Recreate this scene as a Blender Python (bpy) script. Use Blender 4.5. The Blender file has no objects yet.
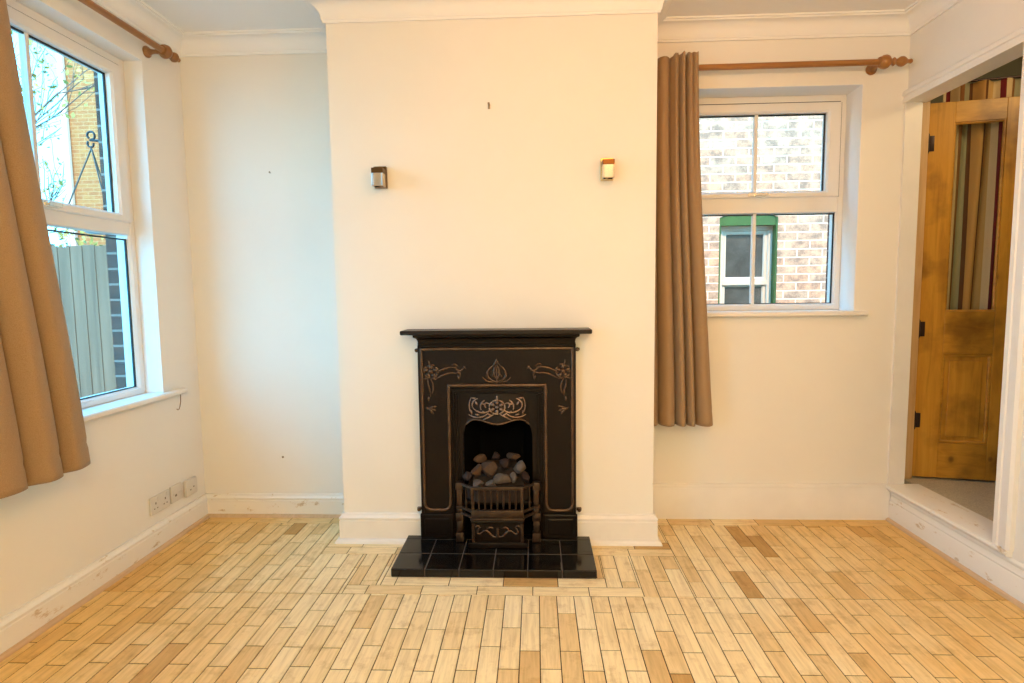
import bpy, bmesh, math, random
from mathutils import Vector, Matrix
random.seed(7)
SC = bpy.context.scene
COL = SC.collection
PI = math.pi

# ------------------------------------------------------------------ room numbers
XL, XR = -1.836, 1.852          # left / right wall faces
BL, BR, D = -0.950, 0.556, 0.312  # chimney breast
ZC = 2.535                      # ceiling
YB = -4.3                       # rear wall face
ZS = 0.19                       # raised threshold / hall floor

# ------------------------------------------------------------------ materials
def nt(name):
    m = bpy.data.materials.new(name); m.use_nodes = True
    t = m.node_tree; b = t.nodes['Principled BSDF']
    return m, t, b
def N(t, typ, **kw):
    n = t.nodes.new(typ)
    for k, v in kw.items():
        if k.startswith('i_'):
            key = k[2:]
            key = int(key) if key.isdigit() else key.replace('_', ' ')
            n.inputs[key].default_value = v
        else: setattr(n, k, v)
    return n
def ramp(t, stops, interp='LINEAR'):
    r = t.nodes.new('ShaderNodeValToRGB'); r.color_ramp.interpolation = interp
    e = r.color_ramp.elements
    while len(e) > 1: e.remove(e[0])
    e[0].position = stops[0][0]; e[0].color = (*stops[0][1], 1)
    for p, c in stops[1:]:
        x = e.new(p); x.color = (*c, 1)
    return r
def L(t, a, b): t.links.new(a, b)
def plain(name, col, rough=.5, metal=0, spec=.5, bump=0, bscale=60, var=0, vscale=3, var_col=None):
    m, t, b = nt(name)
    b.inputs['Roughness'].default_value = rough
    b.inputs['Metallic'].default_value = metal
    b.inputs['Specular IOR Level'].default_value = spec
    tc = N(t, 'ShaderNodeTexCoord')
    if var:
        n = N(t, 'ShaderNodeTexNoise', i_Scale=vscale, i_Detail=5.0, i_Roughness=.6)
        L(t, tc.outputs['Object'], n.inputs['Vector'])
        c2 = var_col or tuple(c * (1 - var) for c in col)
        r = ramp(t, [(.35, c2), (.65, col)])
        L(t, n.outputs['Fac'], r.inputs['Fac']); L(t, r.outputs['Color'], b.inputs['Base Color'])
    else:
        b.inputs['Base Color'].default_value = (*col, 1)
    if bump:
        n2 = N(t, 'ShaderNodeTexNoise', i_Scale=bscale, i_Detail=4.0)
        L(t, tc.outputs['Object'], n2.inputs['Vector'])
        bp = N(t, 'ShaderNodeBump', i_Strength=bump, i_Distance=.004)
        L(t, n2.outputs['Fac'], bp.inputs['Height']); L(t, bp.outputs['Normal'], b.inputs['Normal'])
    return m
M = {}
M['wall'] = plain('wall_paint', (.86, .83, .775), .75, bump=.25, bscale=9, var=.025, vscale=2.2, spec=.25)
M['ceil'] = plain('ceiling_paint', (.90, .895, .885), .8, bump=.1, bscale=12, spec=.2)
M['gloss'] = plain('white_gloss_paint', (.86, .835, .80), .38, bump=.08, bscale=25, var=.05, vscale=6)
def worn_mat():
    m, t, b = nt('chipped_white_gloss_paint')
    tc = N(t, 'ShaderNodeTexCoord'); mp = N(t, 'ShaderNodeMapping'); mp.inputs['Scale'].default_value = (1, .55, 1.6)
    L(t, tc.outputs['Object'], mp.inputs['Vector'])
    n = N(t, 'ShaderNodeTexNoise', i_Scale=13.0, i_Detail=9.0, i_Roughness=.72); L(t, mp.outputs['Vector'], n.inputs['Vector'])
    r = ramp(t, [(.585, (.86, .835, .79)), (.63, (.68, .58, .45)), (.70, (.42, .31, .20))]); L(t, n.outputs['Fac'], r.inputs['Fac']); L(t, r.outputs['Color'], b.inputs['Base Color'])
    b.inputs['Roughness'].default_value = .42
    bp = N(t, 'ShaderNodeBump', i_Strength=.3, i_Distance=.003); L(t, n.outputs['Fac'], bp.inputs['Height']); L(t, bp.outputs['Normal'], b.inputs['Normal'])
    return m
M['worn'] = worn_mat()
M['upvc'] = plain('white_upvc', (.82, .80, .77), .3)
M['gasket'] = plain('black_gasket', (.015, .02, .025), .6)
M['plastic'] = plain('white_plastic', (.70, .66, .60), .45)
M['dark'] = plain('dark_slot', (.22, .18, .14), .8)
M['shadowgap'] = plain('floor_gap_dirt', (.055, .03, .012), .95, spec=.05)
M['iron'] = plain('blackened_cast_iron', (.0075, .0032, .0018), .36, metal=.0, spec=.20, bump=.25, bscale=55, var=.45, vscale=9)
M['iron_highlight'] = plain('cast_iron_painted_highlight', (.125, .078, .052), .27, metal=.6, spec=.5, bump=.2, bscale=70, var=.4, vscale=22)  # lighter iron: highlights on rim and reliefs put into the colour
M['iron_glint'] = plain('cast_iron_painted_glint', (.26, .19, .15), .24, metal=.75, spec=.5, bump=.2, bscale=70, var=.5, vscale=30)  # brightest iron: glints on the hood relief painted into the colour
M['iron_shelf'] = plain('cast_iron_shelf', (.008, .0048, .0036), .34, spec=.28, bump=.12, bscale=40)
M['soot'] = plain('soot', (.004, .0035, .003), .95, spec=.1)
M['steel'] = plain('dull_steel_bars', (.075, .046, .030), .30, metal=.65, spec=.5, bump=.2, bscale=60, var=.4, vscale=25)
M['tile'] = plain('black_glazed_tile', (.006, .0045, .004), .12, spec=.4, bump=.02, bscale=18)
M['grout'] = plain('grey_grout', (.075, .06, .05), .9)
M['bronze'] = plain('dark_bronze', (.10, .055, .02), .3, metal=.9)
M['chrome'] = plain('satin_chrome', (.75, .70, .62), .18, metal=1.0)
M['brass'] = plain('brass_and_lit_plate', (.62, .48, .22), .28, metal=1.0)
M['hinge'] = plain('dark_steel_hinge', (.05, .03, .025), .4, metal=.6)
M['nailm'] = plain('steel_nail', (.3, .24, .17), .4, metal=.8)
M['coal_brown'] = plain('brown_ember_coal', (.075, .038, .015), .85, bump=.9, bscale=40, var=.5, vscale=18)
M['coal_ash'] = plain('ash_grey_coal', (.115, .088, .07), .9, bump=.9, bscale=40, var=.5, vscale=16)
M['coal_red'] = plain('dark_red_coal', (.03, .014, .009), .9, bump=.9, bscale=40, var=.5, vscale=16)
M['carpet'] = plain('hall_carpet', (.66, .60, .47), .95, spec=.05, bump=1.0, bscale=400, var=.3, vscale=180)
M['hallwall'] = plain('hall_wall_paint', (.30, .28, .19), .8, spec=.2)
M['green'] = plain('green_paint', (.038, .105, .014), .5, var=.2, vscale=8)
M['whitepaint'] = plain('white_window_paint', (.66, .48, .36), .5)
M['render'] = plain('concrete_paving', (.22, .20, .18), .9, bump=.5, bscale=30, var=.2, vscale=3)
M['bark'] = plain('tree_bark', (.10, .075, .06), .9)
M['leaf'] = plain('autumn_leaves', (.42, .30, .06), .8, var=.5, vscale=1.5, var_col=(.22,.22,.06))
M['wrought'] = plain('wrought_iron', (.02, .025, .03), .5)
M['chainm'] = plain('thin_chain', (.16, .12, .10), .6)
M['moss'] = plain('basket_liner', (.45, .52, .52), .95, bump=.8, bscale=50)
M['rooftile'] = plain('roof_tiles', (.30, .13, .08), .8, bump=.5, bscale=20)
M['ash'] = plain('grey_ash', (.035, .024, .018), 1, bump=1, bscale=60)
M['wire'] = plain('thin_brown_wire', (.22, .14, .08), .6)

def fence_mat():
    m, t, b = nt('weathered_fence_wood')
    tc = N(t, 'ShaderNodeTexCoord'); mp = N(t, 'ShaderNodeMapping'); mp.inputs['Scale'].default_value = (14, 14, .8)
    n = N(t, 'ShaderNodeTexNoise', i_Scale=1.0, i_Detail=6.0)
    L(t, tc.outputs['Object'], mp.inputs['Vector']); L(t, mp.outputs['Vector'], n.inputs['Vector'])
    r = ramp(t, [(.3, (.10, .078, .05)), (.7, (.17, .13, .085))]); L(t, n.outputs['Fac'], r.inputs['Fac'])
    L(t, r.outputs['Color'], b.inputs['Base Color']); b.inputs['Roughness'].default_value = .9
    return m
M['fence'] = fence_mat()

def fabric(name, c1, c2):
    m, t, b = nt(name)
    tc = N(t, 'ShaderNodeTexCoord')
    n = N(t, 'ShaderNodeTexNoise', i_Scale=350.0, i_Detail=2.0); L(t, tc.outputs['Object'], n.inputs['Vector'])
    r = ramp(t, [(.3, c1), (.7, c2)]); L(t, n.outputs['Fac'], r.inputs['Fac'])
    L(t, r.outputs['Color'], b.inputs['Base Color'])
    b.inputs['Roughness'].default_value = .85; b.inputs['Specular IOR Level'].default_value = .15
    b.inputs['Sheen Weight'].default_value = .15
    bp = N(t, 'ShaderNodeBump', i_Strength=.15, i_Distance=.001); L(t, n.outputs['Fac'], bp.inputs['Height']); L(t, bp.outputs['Normal'], b.inputs['Normal'])
    return m
M['curtain'] = fabric('taupe_curtain_fabric', (.31, .198, .105), (.39, .262, .15))

def wood(name, c_dark, c_mid, c_light, rough=.45, axis='Z', knots=True, knot_scale=6.5):
    m, t, b = nt(name)
    tc = N(t, 'ShaderNodeTexCoord'); mp = N(t, 'ShaderNodeMapping')
    sc = {'Z': (22, 22, 1.6), 'X': (1.6, 22, 22), 'Y': (22, 1.6, 22)}[axis]
    mp.inputs['Scale'].default_value = sc
    n = N(t, 'ShaderNodeTexNoise', i_Scale=1.3, i_Detail=7.0, i_Roughness=.62, i_Distortion=.7)
    L(t, tc.outputs['Object'], mp.inputs['Vector']); L(t, mp.outputs['Vector'], n.inputs['Vector'])
    r = ramp(t, [(.25, c_dark), (.5, c_mid), (.75, c_light)]); L(t, n.outputs['Fac'], r.inputs['Fac'])
    out = r.outputs['Color']
    if knots:
        mp2 = N(t, 'ShaderNodeMapping'); mp2.inputs['Scale'].default_value = (1, 1, .75)
        v = N(t, 'ShaderNodeTexVoronoi', i_Scale=knot_scale); v.inputs['Randomness'].default_value = 1
        L(t, tc.outputs['Object'], mp2.inputs['Vector']); L(t, mp2.outputs['Vector'], v.inputs['Vector'])
        kr = ramp(t, [(.0, (1, 1, 1)), (.06, (.7,)*3), (.10, (.25,)*3), (.20, (0, 0, 0))]); L(t, v.outputs['Distance'], kr.inputs['Fac'])
        n3 = N(t, 'ShaderNodeTexNoise', i_Scale=3.1, i_Detail=5.0); L(t, tc.outputs['Object'], n3.inputs['Vector'])
        kr3 = ramp(t, [(.52, (0,)*3), (.64, (.75,)*3)]); L(t, n3.outputs['Fac'], kr3.inputs['Fac'])
        mxx = N(t, 'ShaderNodeMath', operation='MAXIMUM'); L(t, kr.outputs['Color'], mxx.inputs[0]); L(t, kr3.outputs['Color'], mxx.inputs[1])
        mx = N(t, 'ShaderNodeMix', data_type='RGBA'); L(t, mxx.outputs[0], mx.inputs[0]); L(t, out, mx.inputs[6])
        mx.inputs[7].default_value = (*[c * .42 for c in c_dark], 1); out = mx.outputs[2]
    L(t, out, b.inputs['Base Color']); b.inputs['Roughness'].default_value = rough
    bp = N(t, 'ShaderNodeBump', i_Strength=.12, i_Distance=.002); L(t, n.outputs['Fac'], bp.inputs['Height']); L(t, bp.outputs['Normal'], b.inputs['Normal'])
    return m
M['pine'] = wood('waxed_pine', (.36, .16, .014), (.55, .265, .024), (.65, .34, .04), .42)
M['pine_rail'] = wood('waxed_pine_rail', (.35, .155, .013), (.52, .25, .022), (.61, .31, .036), .42, axis='X', knot_scale=6)
M['pine_trim'] = wood('pine_door_post', (.52, .31, .14), (.66, .43, .22), (.74, .52, .28), .5, knots=False)
M['pole'] = wood('varnished_pole_wood', (.23, .085, .018), (.33, .14, .03), (.42, .19, .045), .3, axis='X', knots=False)
M['pole_y'] = wood('dark_varnished_pole_wood', (.21, .08, .02), (.31, .13, .033), (.40, .18, .05), .3, axis='Y', knots=False)
M['bead'] = wood('pale_floor_beading', (.55, .36, .20), (.66, .46, .28), (.72, .52, .33), .45, axis='Y', knots=False)

def floor_mat():
    m, t, b = nt('maple_parquet_blocks')
    at = N(t, 'ShaderNodeAttribute', attribute_name='block'); sp = N(t, 'ShaderNodeSeparateColor'); L(t, at.outputs['Color'], sp.inputs['Color'])
    tc = N(t, 'ShaderNodeTexCoord')
    # grain: stretched along each block (blue channel = 1 when the block runs along X)
    mpY = N(t, 'ShaderNodeMapping'); mpY.inputs['Scale'].default_value = (60, 5, 1)
    mpX = N(t, 'ShaderNodeMapping'); mpX.inputs['Scale'].default_value = (5, 60, 1)
    L(t, tc.outputs['Object'], mpY.inputs['Vector']); L(t, tc.outputs['Object'], mpX.inputs['Vector'])
    mv = N(t, 'ShaderNodeMix', data_type='VECTOR'); L(t, sp.outputs['Blue'], mv.inputs[0]); L(t, mpY.outputs['Vector'], mv.inputs[4]); L(t, mpX.outputs['Vector'], mv.inputs[5])
    off = N(t, 'ShaderNodeVectorMath', operation='MULTIPLY_ADD'); L(t, at.outputs['Color'], off.inputs[0]); off.inputs[1].default_value = (37, 91, 13); L(t, mv.outputs[1], off.inputs[2])
    g = N(t, 'ShaderNodeTexNoise', i_Scale=1.0, i_Detail=6.0, i_Roughness=.65, i_Distortion=.4); L(t, off.outputs[0], g.inputs['Vector'])
    # tone per block
    tone = ramp(t, [(0, (.58, .36, .13)), (.12, (.78, .57, .28)), (.5, (.90, .73, .42)), (1, (.94, .80, .51))]); L(t, sp.outputs['Red'], tone.inputs['Fac'])
    gr = ramp(t, [(.25, (.74, .70, .62)), (.55, (1, 1, 1)), (.8, (1.08, 1.08, 1.06))]); L(t, g.outputs['Fac'], gr.inputs['Fac'])
    mul = N(t, 'ShaderNodeMix', data_type='RGBA', blend_type='MULTIPLY'); mul.inputs[0].default_value = 1; L(t, tone.outputs['Color'], mul.inputs[6]); L(t, gr.outputs['Color'], mul.inputs[7])
    # colour shift: paler in the middle, more orange and darker towards the side walls
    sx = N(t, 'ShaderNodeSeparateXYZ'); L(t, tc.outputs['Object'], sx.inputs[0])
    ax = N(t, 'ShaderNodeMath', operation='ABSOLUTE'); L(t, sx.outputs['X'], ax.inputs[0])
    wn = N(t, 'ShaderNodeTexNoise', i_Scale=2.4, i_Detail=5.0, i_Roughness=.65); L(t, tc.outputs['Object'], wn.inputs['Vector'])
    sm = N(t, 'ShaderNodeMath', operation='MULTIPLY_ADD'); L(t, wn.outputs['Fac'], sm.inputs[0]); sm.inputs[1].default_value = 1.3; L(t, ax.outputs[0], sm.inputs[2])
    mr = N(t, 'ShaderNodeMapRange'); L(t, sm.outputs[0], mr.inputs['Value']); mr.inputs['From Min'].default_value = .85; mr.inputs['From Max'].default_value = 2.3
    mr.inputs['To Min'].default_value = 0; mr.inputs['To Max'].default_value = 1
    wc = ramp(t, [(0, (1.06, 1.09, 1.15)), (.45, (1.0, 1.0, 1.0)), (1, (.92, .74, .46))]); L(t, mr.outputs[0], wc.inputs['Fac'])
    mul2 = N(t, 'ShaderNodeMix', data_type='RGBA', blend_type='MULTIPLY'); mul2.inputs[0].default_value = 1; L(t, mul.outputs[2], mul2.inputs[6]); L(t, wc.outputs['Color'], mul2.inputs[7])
    # scuffs
    sn = N(t, 'ShaderNodeTexNoise', i_Scale=11.0, i_Detail=8.0, i_Roughness=.7); L(t, tc.outputs['Object'], sn.inputs['Vector'])
    sr = ramp(t, [(.34, (.70, .62, .52)), (.47, (1, 1, 1))]); L(t, sn.outputs['Fac'], sr.inputs['Fac'])
    mul3 = N(t, 'ShaderNodeMix', data_type='RGBA', blend_type='MULTIPLY'); mul3.inputs[0].default_value = .6; L(t, mul2.outputs[2], mul3.inputs[6]); L(t, sr.outputs['Color'], mul3.inputs[7])
    L(t, mul3.outputs[2], b.inputs['Base Color'])
    b.inputs['Roughness'].default_value = .55; b.inputs['Specular IOR Level'].default_value = .3
    bp = N(t, 'ShaderNodeBump', i_Strength=.15, i_Distance=.002); L(t, g.outputs['Fac'], bp.inputs['Height']); L(t, bp.outputs['Normal'], b.inputs['Normal'])
    return m
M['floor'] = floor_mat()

def brick(name, c1, c2, cm, axis='XZ', scale=1.0, dark=(.2,.16,.15), dark_amt=.5):
    """courses of 75 mm, bricks of 225 mm"""
    m, t, b = nt(name)
    tc = N(t, 'ShaderNodeTexCoord'); s = N(t, 'ShaderNodeSeparateXYZ'); L(t, tc.outputs['Object'], s.inputs[0])
    c = N(t, 'ShaderNodeCombineXYZ')
    if axis == 'XZ': L(t, s.outputs['X'], c.inputs['X'])
    elif axis == 'YZ': L(t, s.outputs['Y'], c.inputs['X'])
    else:
        ad = N(t, 'ShaderNodeMath', operation='ADD'); L(t, s.outputs['X'], ad.inputs[0]); L(t, s.outputs['Y'], ad.inputs[1]); L(t, ad.outputs[0], c.inputs['X'])
    L(t, s.outputs['Z'], c.inputs['Y'])
    br = N(t, 'ShaderNodeTexBrick'); br.offset = .5; br.squash = 1
    L(t, c.outputs[0], br.inputs['Vector'])
    br.inputs['Scale'].default_value = 1.0
    br.inputs['Brick Width'].default_value = .225 * scale; br.inputs['Row Height'].default_value = .075 * scale
    br.inputs['Mortar Size'].default_value = .0065 * scale; br.inputs['Mortar Smooth'].default_value = .3; br.inputs['Bias'].default_value = 0
    br.inputs['Color1'].default_value = (*c1, 1); br.inputs['Color2'].default_value = (*c2, 1); br.inputs['Mortar'].default_value = (*cm, 1)
    n = N(t, 'ShaderNodeTexNoise', i_Scale=9.0, i_Detail=8.0, i_Roughness=.75); L(t, c.outputs[0], n.inputs['Vector'])
    r = ramp(t, [(.40, (1, 1, 1)), (.60, (0, 0, 0))]); L(t, n.outputs['Fac'], r.inputs['Fac'])
    inv = N(t, 'ShaderNodeMath', operation='SUBTRACT'); inv.inputs[0].default_value = 1; L(t, br.outputs['Fac'], inv.inputs[1])
    f = N(t, 'ShaderNodeMath', operation='MULTIPLY'); L(t, r.outputs['Color'], f.inputs[0]); L(t, inv.outputs[0], f.inputs[1])
    f2 = N(t, 'ShaderNodeMath', operation='MULTIPLY'); L(t, f.outputs[0], f2.inputs[0]); f2.inputs[1].default_value = dark_amt
    mx = N(t, 'ShaderNodeMix', data_type='RGBA'); L(t, f2.outputs[0], mx.inputs[0]); L(t, br.outputs['Color'], mx.inputs[6]); mx.inputs[7].default_value = (*dark, 1)
    L(t, mx.outputs[2], b.inputs['Base Color']); b.inputs['Roughness'].default_value = .9; b.inputs['Specular IOR Level'].default_value = .1
    bp = N(t, 'ShaderNodeBump', i_Strength=.6, i_Distance=.008, invert=True); L(t, br.outputs['Fac'], bp.inputs['Height']); L(t, bp.outputs['Normal'], b.inputs['Normal'])
    return m
M['brick_alley'] = brick('pale_mottled_brick', (.78, .36, .20), (.66, .38, .24), (.88, .58, .40), 'XZ', 1.0, (.24, .14, .10), .85)
M['brick_yellow'] = brick('yellow_orange_brick', (.40, .19, .065), (.38, .15, .055), (.44, .27, .13), 'XY', 1.0, (.26, .09, .04), .5)
M['brick_own'] = brick('red_grey_brick', (.15, .068, .048), (.18, .085, .064), (.34, .23, .185), 'YZ', 1.0, (.06, .042, .042), .5)

def glass_mat():
    m, t, b = nt('clear_window_glass'); t.nodes.remove(b)
    o = t.nodes['Material Output']
    tr = N(t, 'ShaderNodeBsdfTransparent'); tr.inputs['Color'].default_value = (.94, .97, .965, 1)
    gl = N(t, 'ShaderNodeBsdfGlossy'); gl.inputs['Roughness'].default_value = .02
    lw = N(t, 'ShaderNodeLayerWeight', i_Blend=.5); pw = N(t, 'ShaderNodeMath', operation='POWER'); L(t, lw.outputs['Facing'], pw.inputs[0]); pw.inputs[1].default_value = 4.5
    fm = N(t, 'ShaderNodeMath', operation='MULTIPLY_ADD'); L(t, pw.outputs[0], fm.inputs[0]); fm.inputs[1].default_value = .45; fm.inputs[2].default_value = .02
    mx = N(t, 'ShaderNodeMixShader'); L(t, fm.outputs[0], mx.inputs[0]); L(t, tr.outputs[0], mx.inputs[1]); L(t, gl.outputs[0], mx.inputs[2])
    L(t, mx.outputs[0], o.inputs['Surface']); return m
M['glass'] = glass_mat()
M['dimglass'] = plain('dim_sash_glass', (.10, .095, .085), .06, spec=.8, var=.5, vscale=5)
M['cupglass'] = plain('frosted_lamp_glass', (.50, .46, .43), .12, metal=1.0)

def stripes():
    m, t, b = nt('striped_door_curtain')
    uv = N(t, 'ShaderNodeUVMap'); s = N(t, 'ShaderNodeSeparateXYZ'); L(t, uv.outputs[0], s.inputs[0])
    sh = N(t, 'ShaderNodeMath', operation='SUBTRACT'); L(t, s.outputs['X'], sh.inputs[0]); sh.inputs[1].default_value = .36
    wq = N(t, 'ShaderNodeMath', operation='FRACT'); L(t, sh.outputs[0], wq.inputs[0])
    st = [(0, (.38, .34, .20)), (.17, (.16, .07, .03)), (.23, (.58, .31, .10)), (.40, (.15, .06, .025)), (.45, (.64, .40, .15)),
          (.62, (.80, .62, .36)), (.72, (.22, .03, .035)), (.80, (.72, .52, .28)), (.92, (.28, .12, .04))]
    r = ramp(t, st, 'CONSTANT'); L(t, wq.outputs[0], r.inputs['Fac']); L(t, r.outputs['Color'], b.inputs['Base Color'])
    b.inputs['Roughness'].default_value = .85; b.inputs['Specular IOR Level'].default_value = .1
    return m
M['stripes'] = stripes()

# ------------------------------------------------------------------ mesh builder
class MB:
    def __init__(s): s.v = []; s.f = []; s.m = []; s.uv = None
    def add(s, vs, fs, mi=0):
        o = len(s.v); s.v += [tuple(p) for p in vs]; s.f += [tuple(i + o for i in f) for f in fs]; s.m += [mi] * len(fs); return s
    def box(s, x0, x1, y0, y1, z0, z1, bev=0, mi=0, mat=None):
        bm = bmesh.new(); bmesh.ops.create_cube(bm, size=1)
        for v in bm.verts: v.co = Vector(((x0 + x1) / 2 + v.co.x * (x1 - x0), (y0 + y1) / 2 + v.co.y * (y1 - y0), (z0 + z1) / 2 + v.co.z * (z1 - z0)))
        if bev: bmesh.ops.bevel(bm, geom=bm.edges[:], offset=bev, segments=2, affect='EDGES', profile=.5)
        if mat is not None: bmesh.ops.transform(bm, matrix=mat, verts=bm.verts)
        bm.verts.index_update()
        s.add([v.co for v in bm.verts], [[v.index for v in f.verts] for f in bm.faces], mi); bm.free(); return s
    def tube(s, pts, r, n=8, cap=True, flat=1.0, flat_axis=None, mi=0, closed=False):
        pts = [Vector(p) for p in pts]; k = len(pts); rs = r if isinstance(r, (list, tuple)) else [r] * k
        vs = []; prev = None
        for i, p in enumerate(pts):
            if closed: tg = pts[(i + 1) % k] - pts[i - 1]
            else: tg = pts[min(i + 1, k - 1)] - pts[max(i - 1, 0)]
            tg.normalize()
            if flat_axis is not None: a = Vector(flat_axis)
            elif prev is not None: a = prev
            else: a = Vector((0, 0, 1)) if abs(tg.z) < .9 else Vector((1, 0, 0))
            a = (a - tg * a.dot(tg))
            if a.length < 1e-6: a = Vector((1, 0, 0)) - tg * tg.x
            a.normalize(); prev = a; b = tg.cross(a)
            for j in range(n):
                th = 2 * PI * j / n
                vs.append(p + a * (math.cos(th) * rs[i] * flat) + b * (math.sin(th) * rs[i]))
        fs = []
        for i in range(k if closed else k - 1):
            i2 = (i + 1) % k
            for j in range(n):
                fs.append((i * n + j, i * n + (j + 1) % n, i2 * n + (j + 1) % n, i2 * n + j))
        if cap and not closed:
            fs.append(tuple(range(n - 1, -1, -1))); fs.append(tuple((k - 1) * n + j for j in range(n)))
        return s.add(vs, fs, mi)
    def lathe(s, o, d, prof, n=20, mi=0):
        """prof: (distance along d, radius)"""
        o = Vector(o); d = Vector(d).normalized(); a = d.orthogonal().normalized(); b = d.cross(a); vs = []; fs = []
        for t, r in prof:
            for j in range(n):
                th = 2 * PI * j / n; vs.append(o + d * t + (a * math.cos(th) + b * math.sin(th)) * max(r, 1e-5))
        for i in range(len(prof) - 1):
            for j in range(n): fs.append((i * n + j, i * n + (j + 1) % n, (i + 1) * n + (j + 1) % n, (i + 1) * n + j))
        fs.append(tuple(range(n - 1, -1, -1))); fs.append(tuple((len(prof) - 1) * n + j for j in range(n)))
        return s.add(vs, fs, mi)
    def prism(s, poly, axis, a, b, mi=0):
        """poly in the two other axes (order kept), extruded from a to b along axis"""
        def P(u, w, t): return {'x': (t, u, w), 'y': (u, t, w), 'z': (u, w, t)}[axis]
        k = len(poly); vs = [P(u, w, a) for u, w in poly] + [P(u, w, b) for u, w in poly]
        fs = [tuple(range(k)), tuple(range(2 * k - 1, k - 1, -1))] + [(i, i + k, (i + 1) % k + k, (i + 1) % k) for i in range(k)]
        return s.add(vs, fs, mi)
    def sweep(s, path, prof, mi=0, cap=True):
        """path: XY points; prof: closed list of (out, z), out to the right of travel"""
        P = [Vector(p) for p in path]; k = len(P); vs = []; m = len(prof)
        for i, p in enumerate(P):
            ns = []
            if i > 0: d = (P[i] - P[i - 1]).normalized(); ns.append(Vector((d.y, -d.x)))
            if i < k - 1: d = (P[i + 1] - P[i]).normalized(); ns.append(Vector((d.y, -d.x)))
            n = ns[0] if len(ns) == 1 else (ns[0] + ns[1]) / (1 + ns[0].dot(ns[1]))
            for o, z in prof: vs.append((p.x + n.x * o, p.y + n.y * o, z))
        fs = []
        for i in range(k - 1):
            for j in range(m): fs.append((i * m + j, i * m + (j + 1) % m, (i + 1) * m + (j + 1) % m, (i + 1) * m + j))
        if cap: fs.append(tuple(range(m))); fs.append(tuple((k - 1) * m + j for j in range(m - 1, -1, -1)))
        return s.add(vs, fs, mi)
    def xf(s, mat): s.v = [tuple(mat @ Vector(p)) for p in s.v]; return s
    def build(s, name, mats, parent=None, smooth=False, origin=None, angle=35):
        me = bpy.data.meshes.new(name)
        o = Vector(origin) if origin is not None else Vector((0, 0, 0))
        me.from_pydata([tuple(Vector(p) - o) for p in s.v], [], s.f); 
        for mt in (mats if isinstance(mats, (list, tuple)) else [mats]): me.materials.append(mt)
        for p, mi in zip(me.polygons, s.m): p.material_index = mi
        bm = bmesh.new(); bm.from_mesh(me); bmesh.ops.recalc_face_normals(bm, faces=bm.faces); bm.to_mesh(me); bm.free()
        if smooth:
            me.polygons.foreach_set('use_smooth', [True] * len(me.polygons))
            try: me.set_sharp_from_angle(angle=math.radians(angle))
            except Exception: pass
        me.update()
        ob = bpy.data.objects.new(name, me); COL.objects.link(ob)
        if parent is not None:
            ob.parent = parent; ob.location = o - wloc(parent)
        else: ob.location = o
        return ob
def wloc(p):
    v = Vector((0, 0, 0))
    while p is not None: v += Vector(p.location); p = p.parent
    return v
def tag(o, label=None, cat=None, group=None, kind=None):
    if label: o['label'] = label
    if cat: o['category'] = cat
    if group: o['group'] = group
    if kind: o['kind'] = kind
    return o
def thing(name, loc, label, cat, group=None, kind=None):
    o = bpy.data.objects.new(name, None); COL.objects.link(o); o.location = loc; o.empty_display_size = .05
    return tag(o, label, cat, group, kind)
def struct(o, label, cat): return tag(o, label, cat, None, 'structure')

# ------------------------------------------------------------------ shell
def wall_with_hole(mb, ax, a0, a1, z0, z1, t0, t1, holes):
    """wall along axis ax from a0..a1, thickness t0..t1, rectangular holes (a0,a1,z0,z1)"""
    def bx(p, q, r, u):
        if q - p < 1e-5 or u - r < 1e-5: return
        if ax == 'x': mb.box(p, q, t0, t1, r, u)
        else: mb.box(t0, t1, p, q, r, u)
    h = sorted(holes); cur = a0
    for (p, q, r, u) in h:
        bx(cur, p, z0, z1); bx(p, q, z0, r); bx(p, q, u, z1); cur = q
    bx(cur, a1, z0, z1); return mb
W1 = dict(y0=-1.31, y1=-.295, z0=.742, z1=2.32, xf=-1.925)       # left window
W2 = dict(x0=.72, x1=1.635, z0=1.10, z1=2.225, yf=.145)           # right-hand window
W3 = (-4.05, -2.75)                                             # added window of the left wall, behind the camera, for extra daylight
# left wall (plaster, then a brick skin outside)
struct(wall_with_hole(MB(), 'y', YB, 0, -.02, 2.7, -1.996, XL, [(W3[0], W3[1], W1['z0'] - .026, W1['z1']), (W1['y0'], W1['y1'], W1['z0'] - .026, W1['z1'])]).build('wall_left', M['wall']), 'cream plastered left wall with the tall window in it', 'wall')
struct(wall_with_hole(MB(), 'y', YB, .30, -.25, 2.7, -2.075, -1.997, [(W3[0], W3[1], W1['z0'] - .03, W1['z1']), (W1['y0'], W1['y1'], W1['z0'] - .03, W1['z1'])]).build('wall_left_outside', M['brick_own']), 'red grey brick outer skin seen at the edge of the left window', 'wall')
struct(wall_with_hole(MB(), 'x', -1.996, 1.918, -.02, 2.7, 0, .20, [(W2['x0'], W2['x1'], W2['z0'] - .026, W2['z1'])]).build('wall_back', M['wall']), 'cream plastered wall in both alcoves beside the chimney breast', 'wall')
struct(wall_with_hole(MB(), 'x', -2.075, 1.975, -.25, 2.7, .201, .30, [(W2['x0'], W2['x1'], W2['z0'] - .03, W2['z1'])]).build('wall_back_outside', M['brick_own']), 'brick outer skin around the window on the right', 'wall')
# chimney breast with the fire recess left open
mb = MB()
fx0, fx1, fz1 = -.375, .005, .63
mb.box(BL, fx0, -D, 0, -.02, 2.7); mb.box(fx1, BR, -D, 0, -.02, 2.7); mb.box(fx0, fx1, -D, 0, fz1, 2.7)
struct(mb.build('wall_chimney', M['wall']), 'cream plastered chimney breast standing out behind the black fireplace', 'wall')
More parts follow.
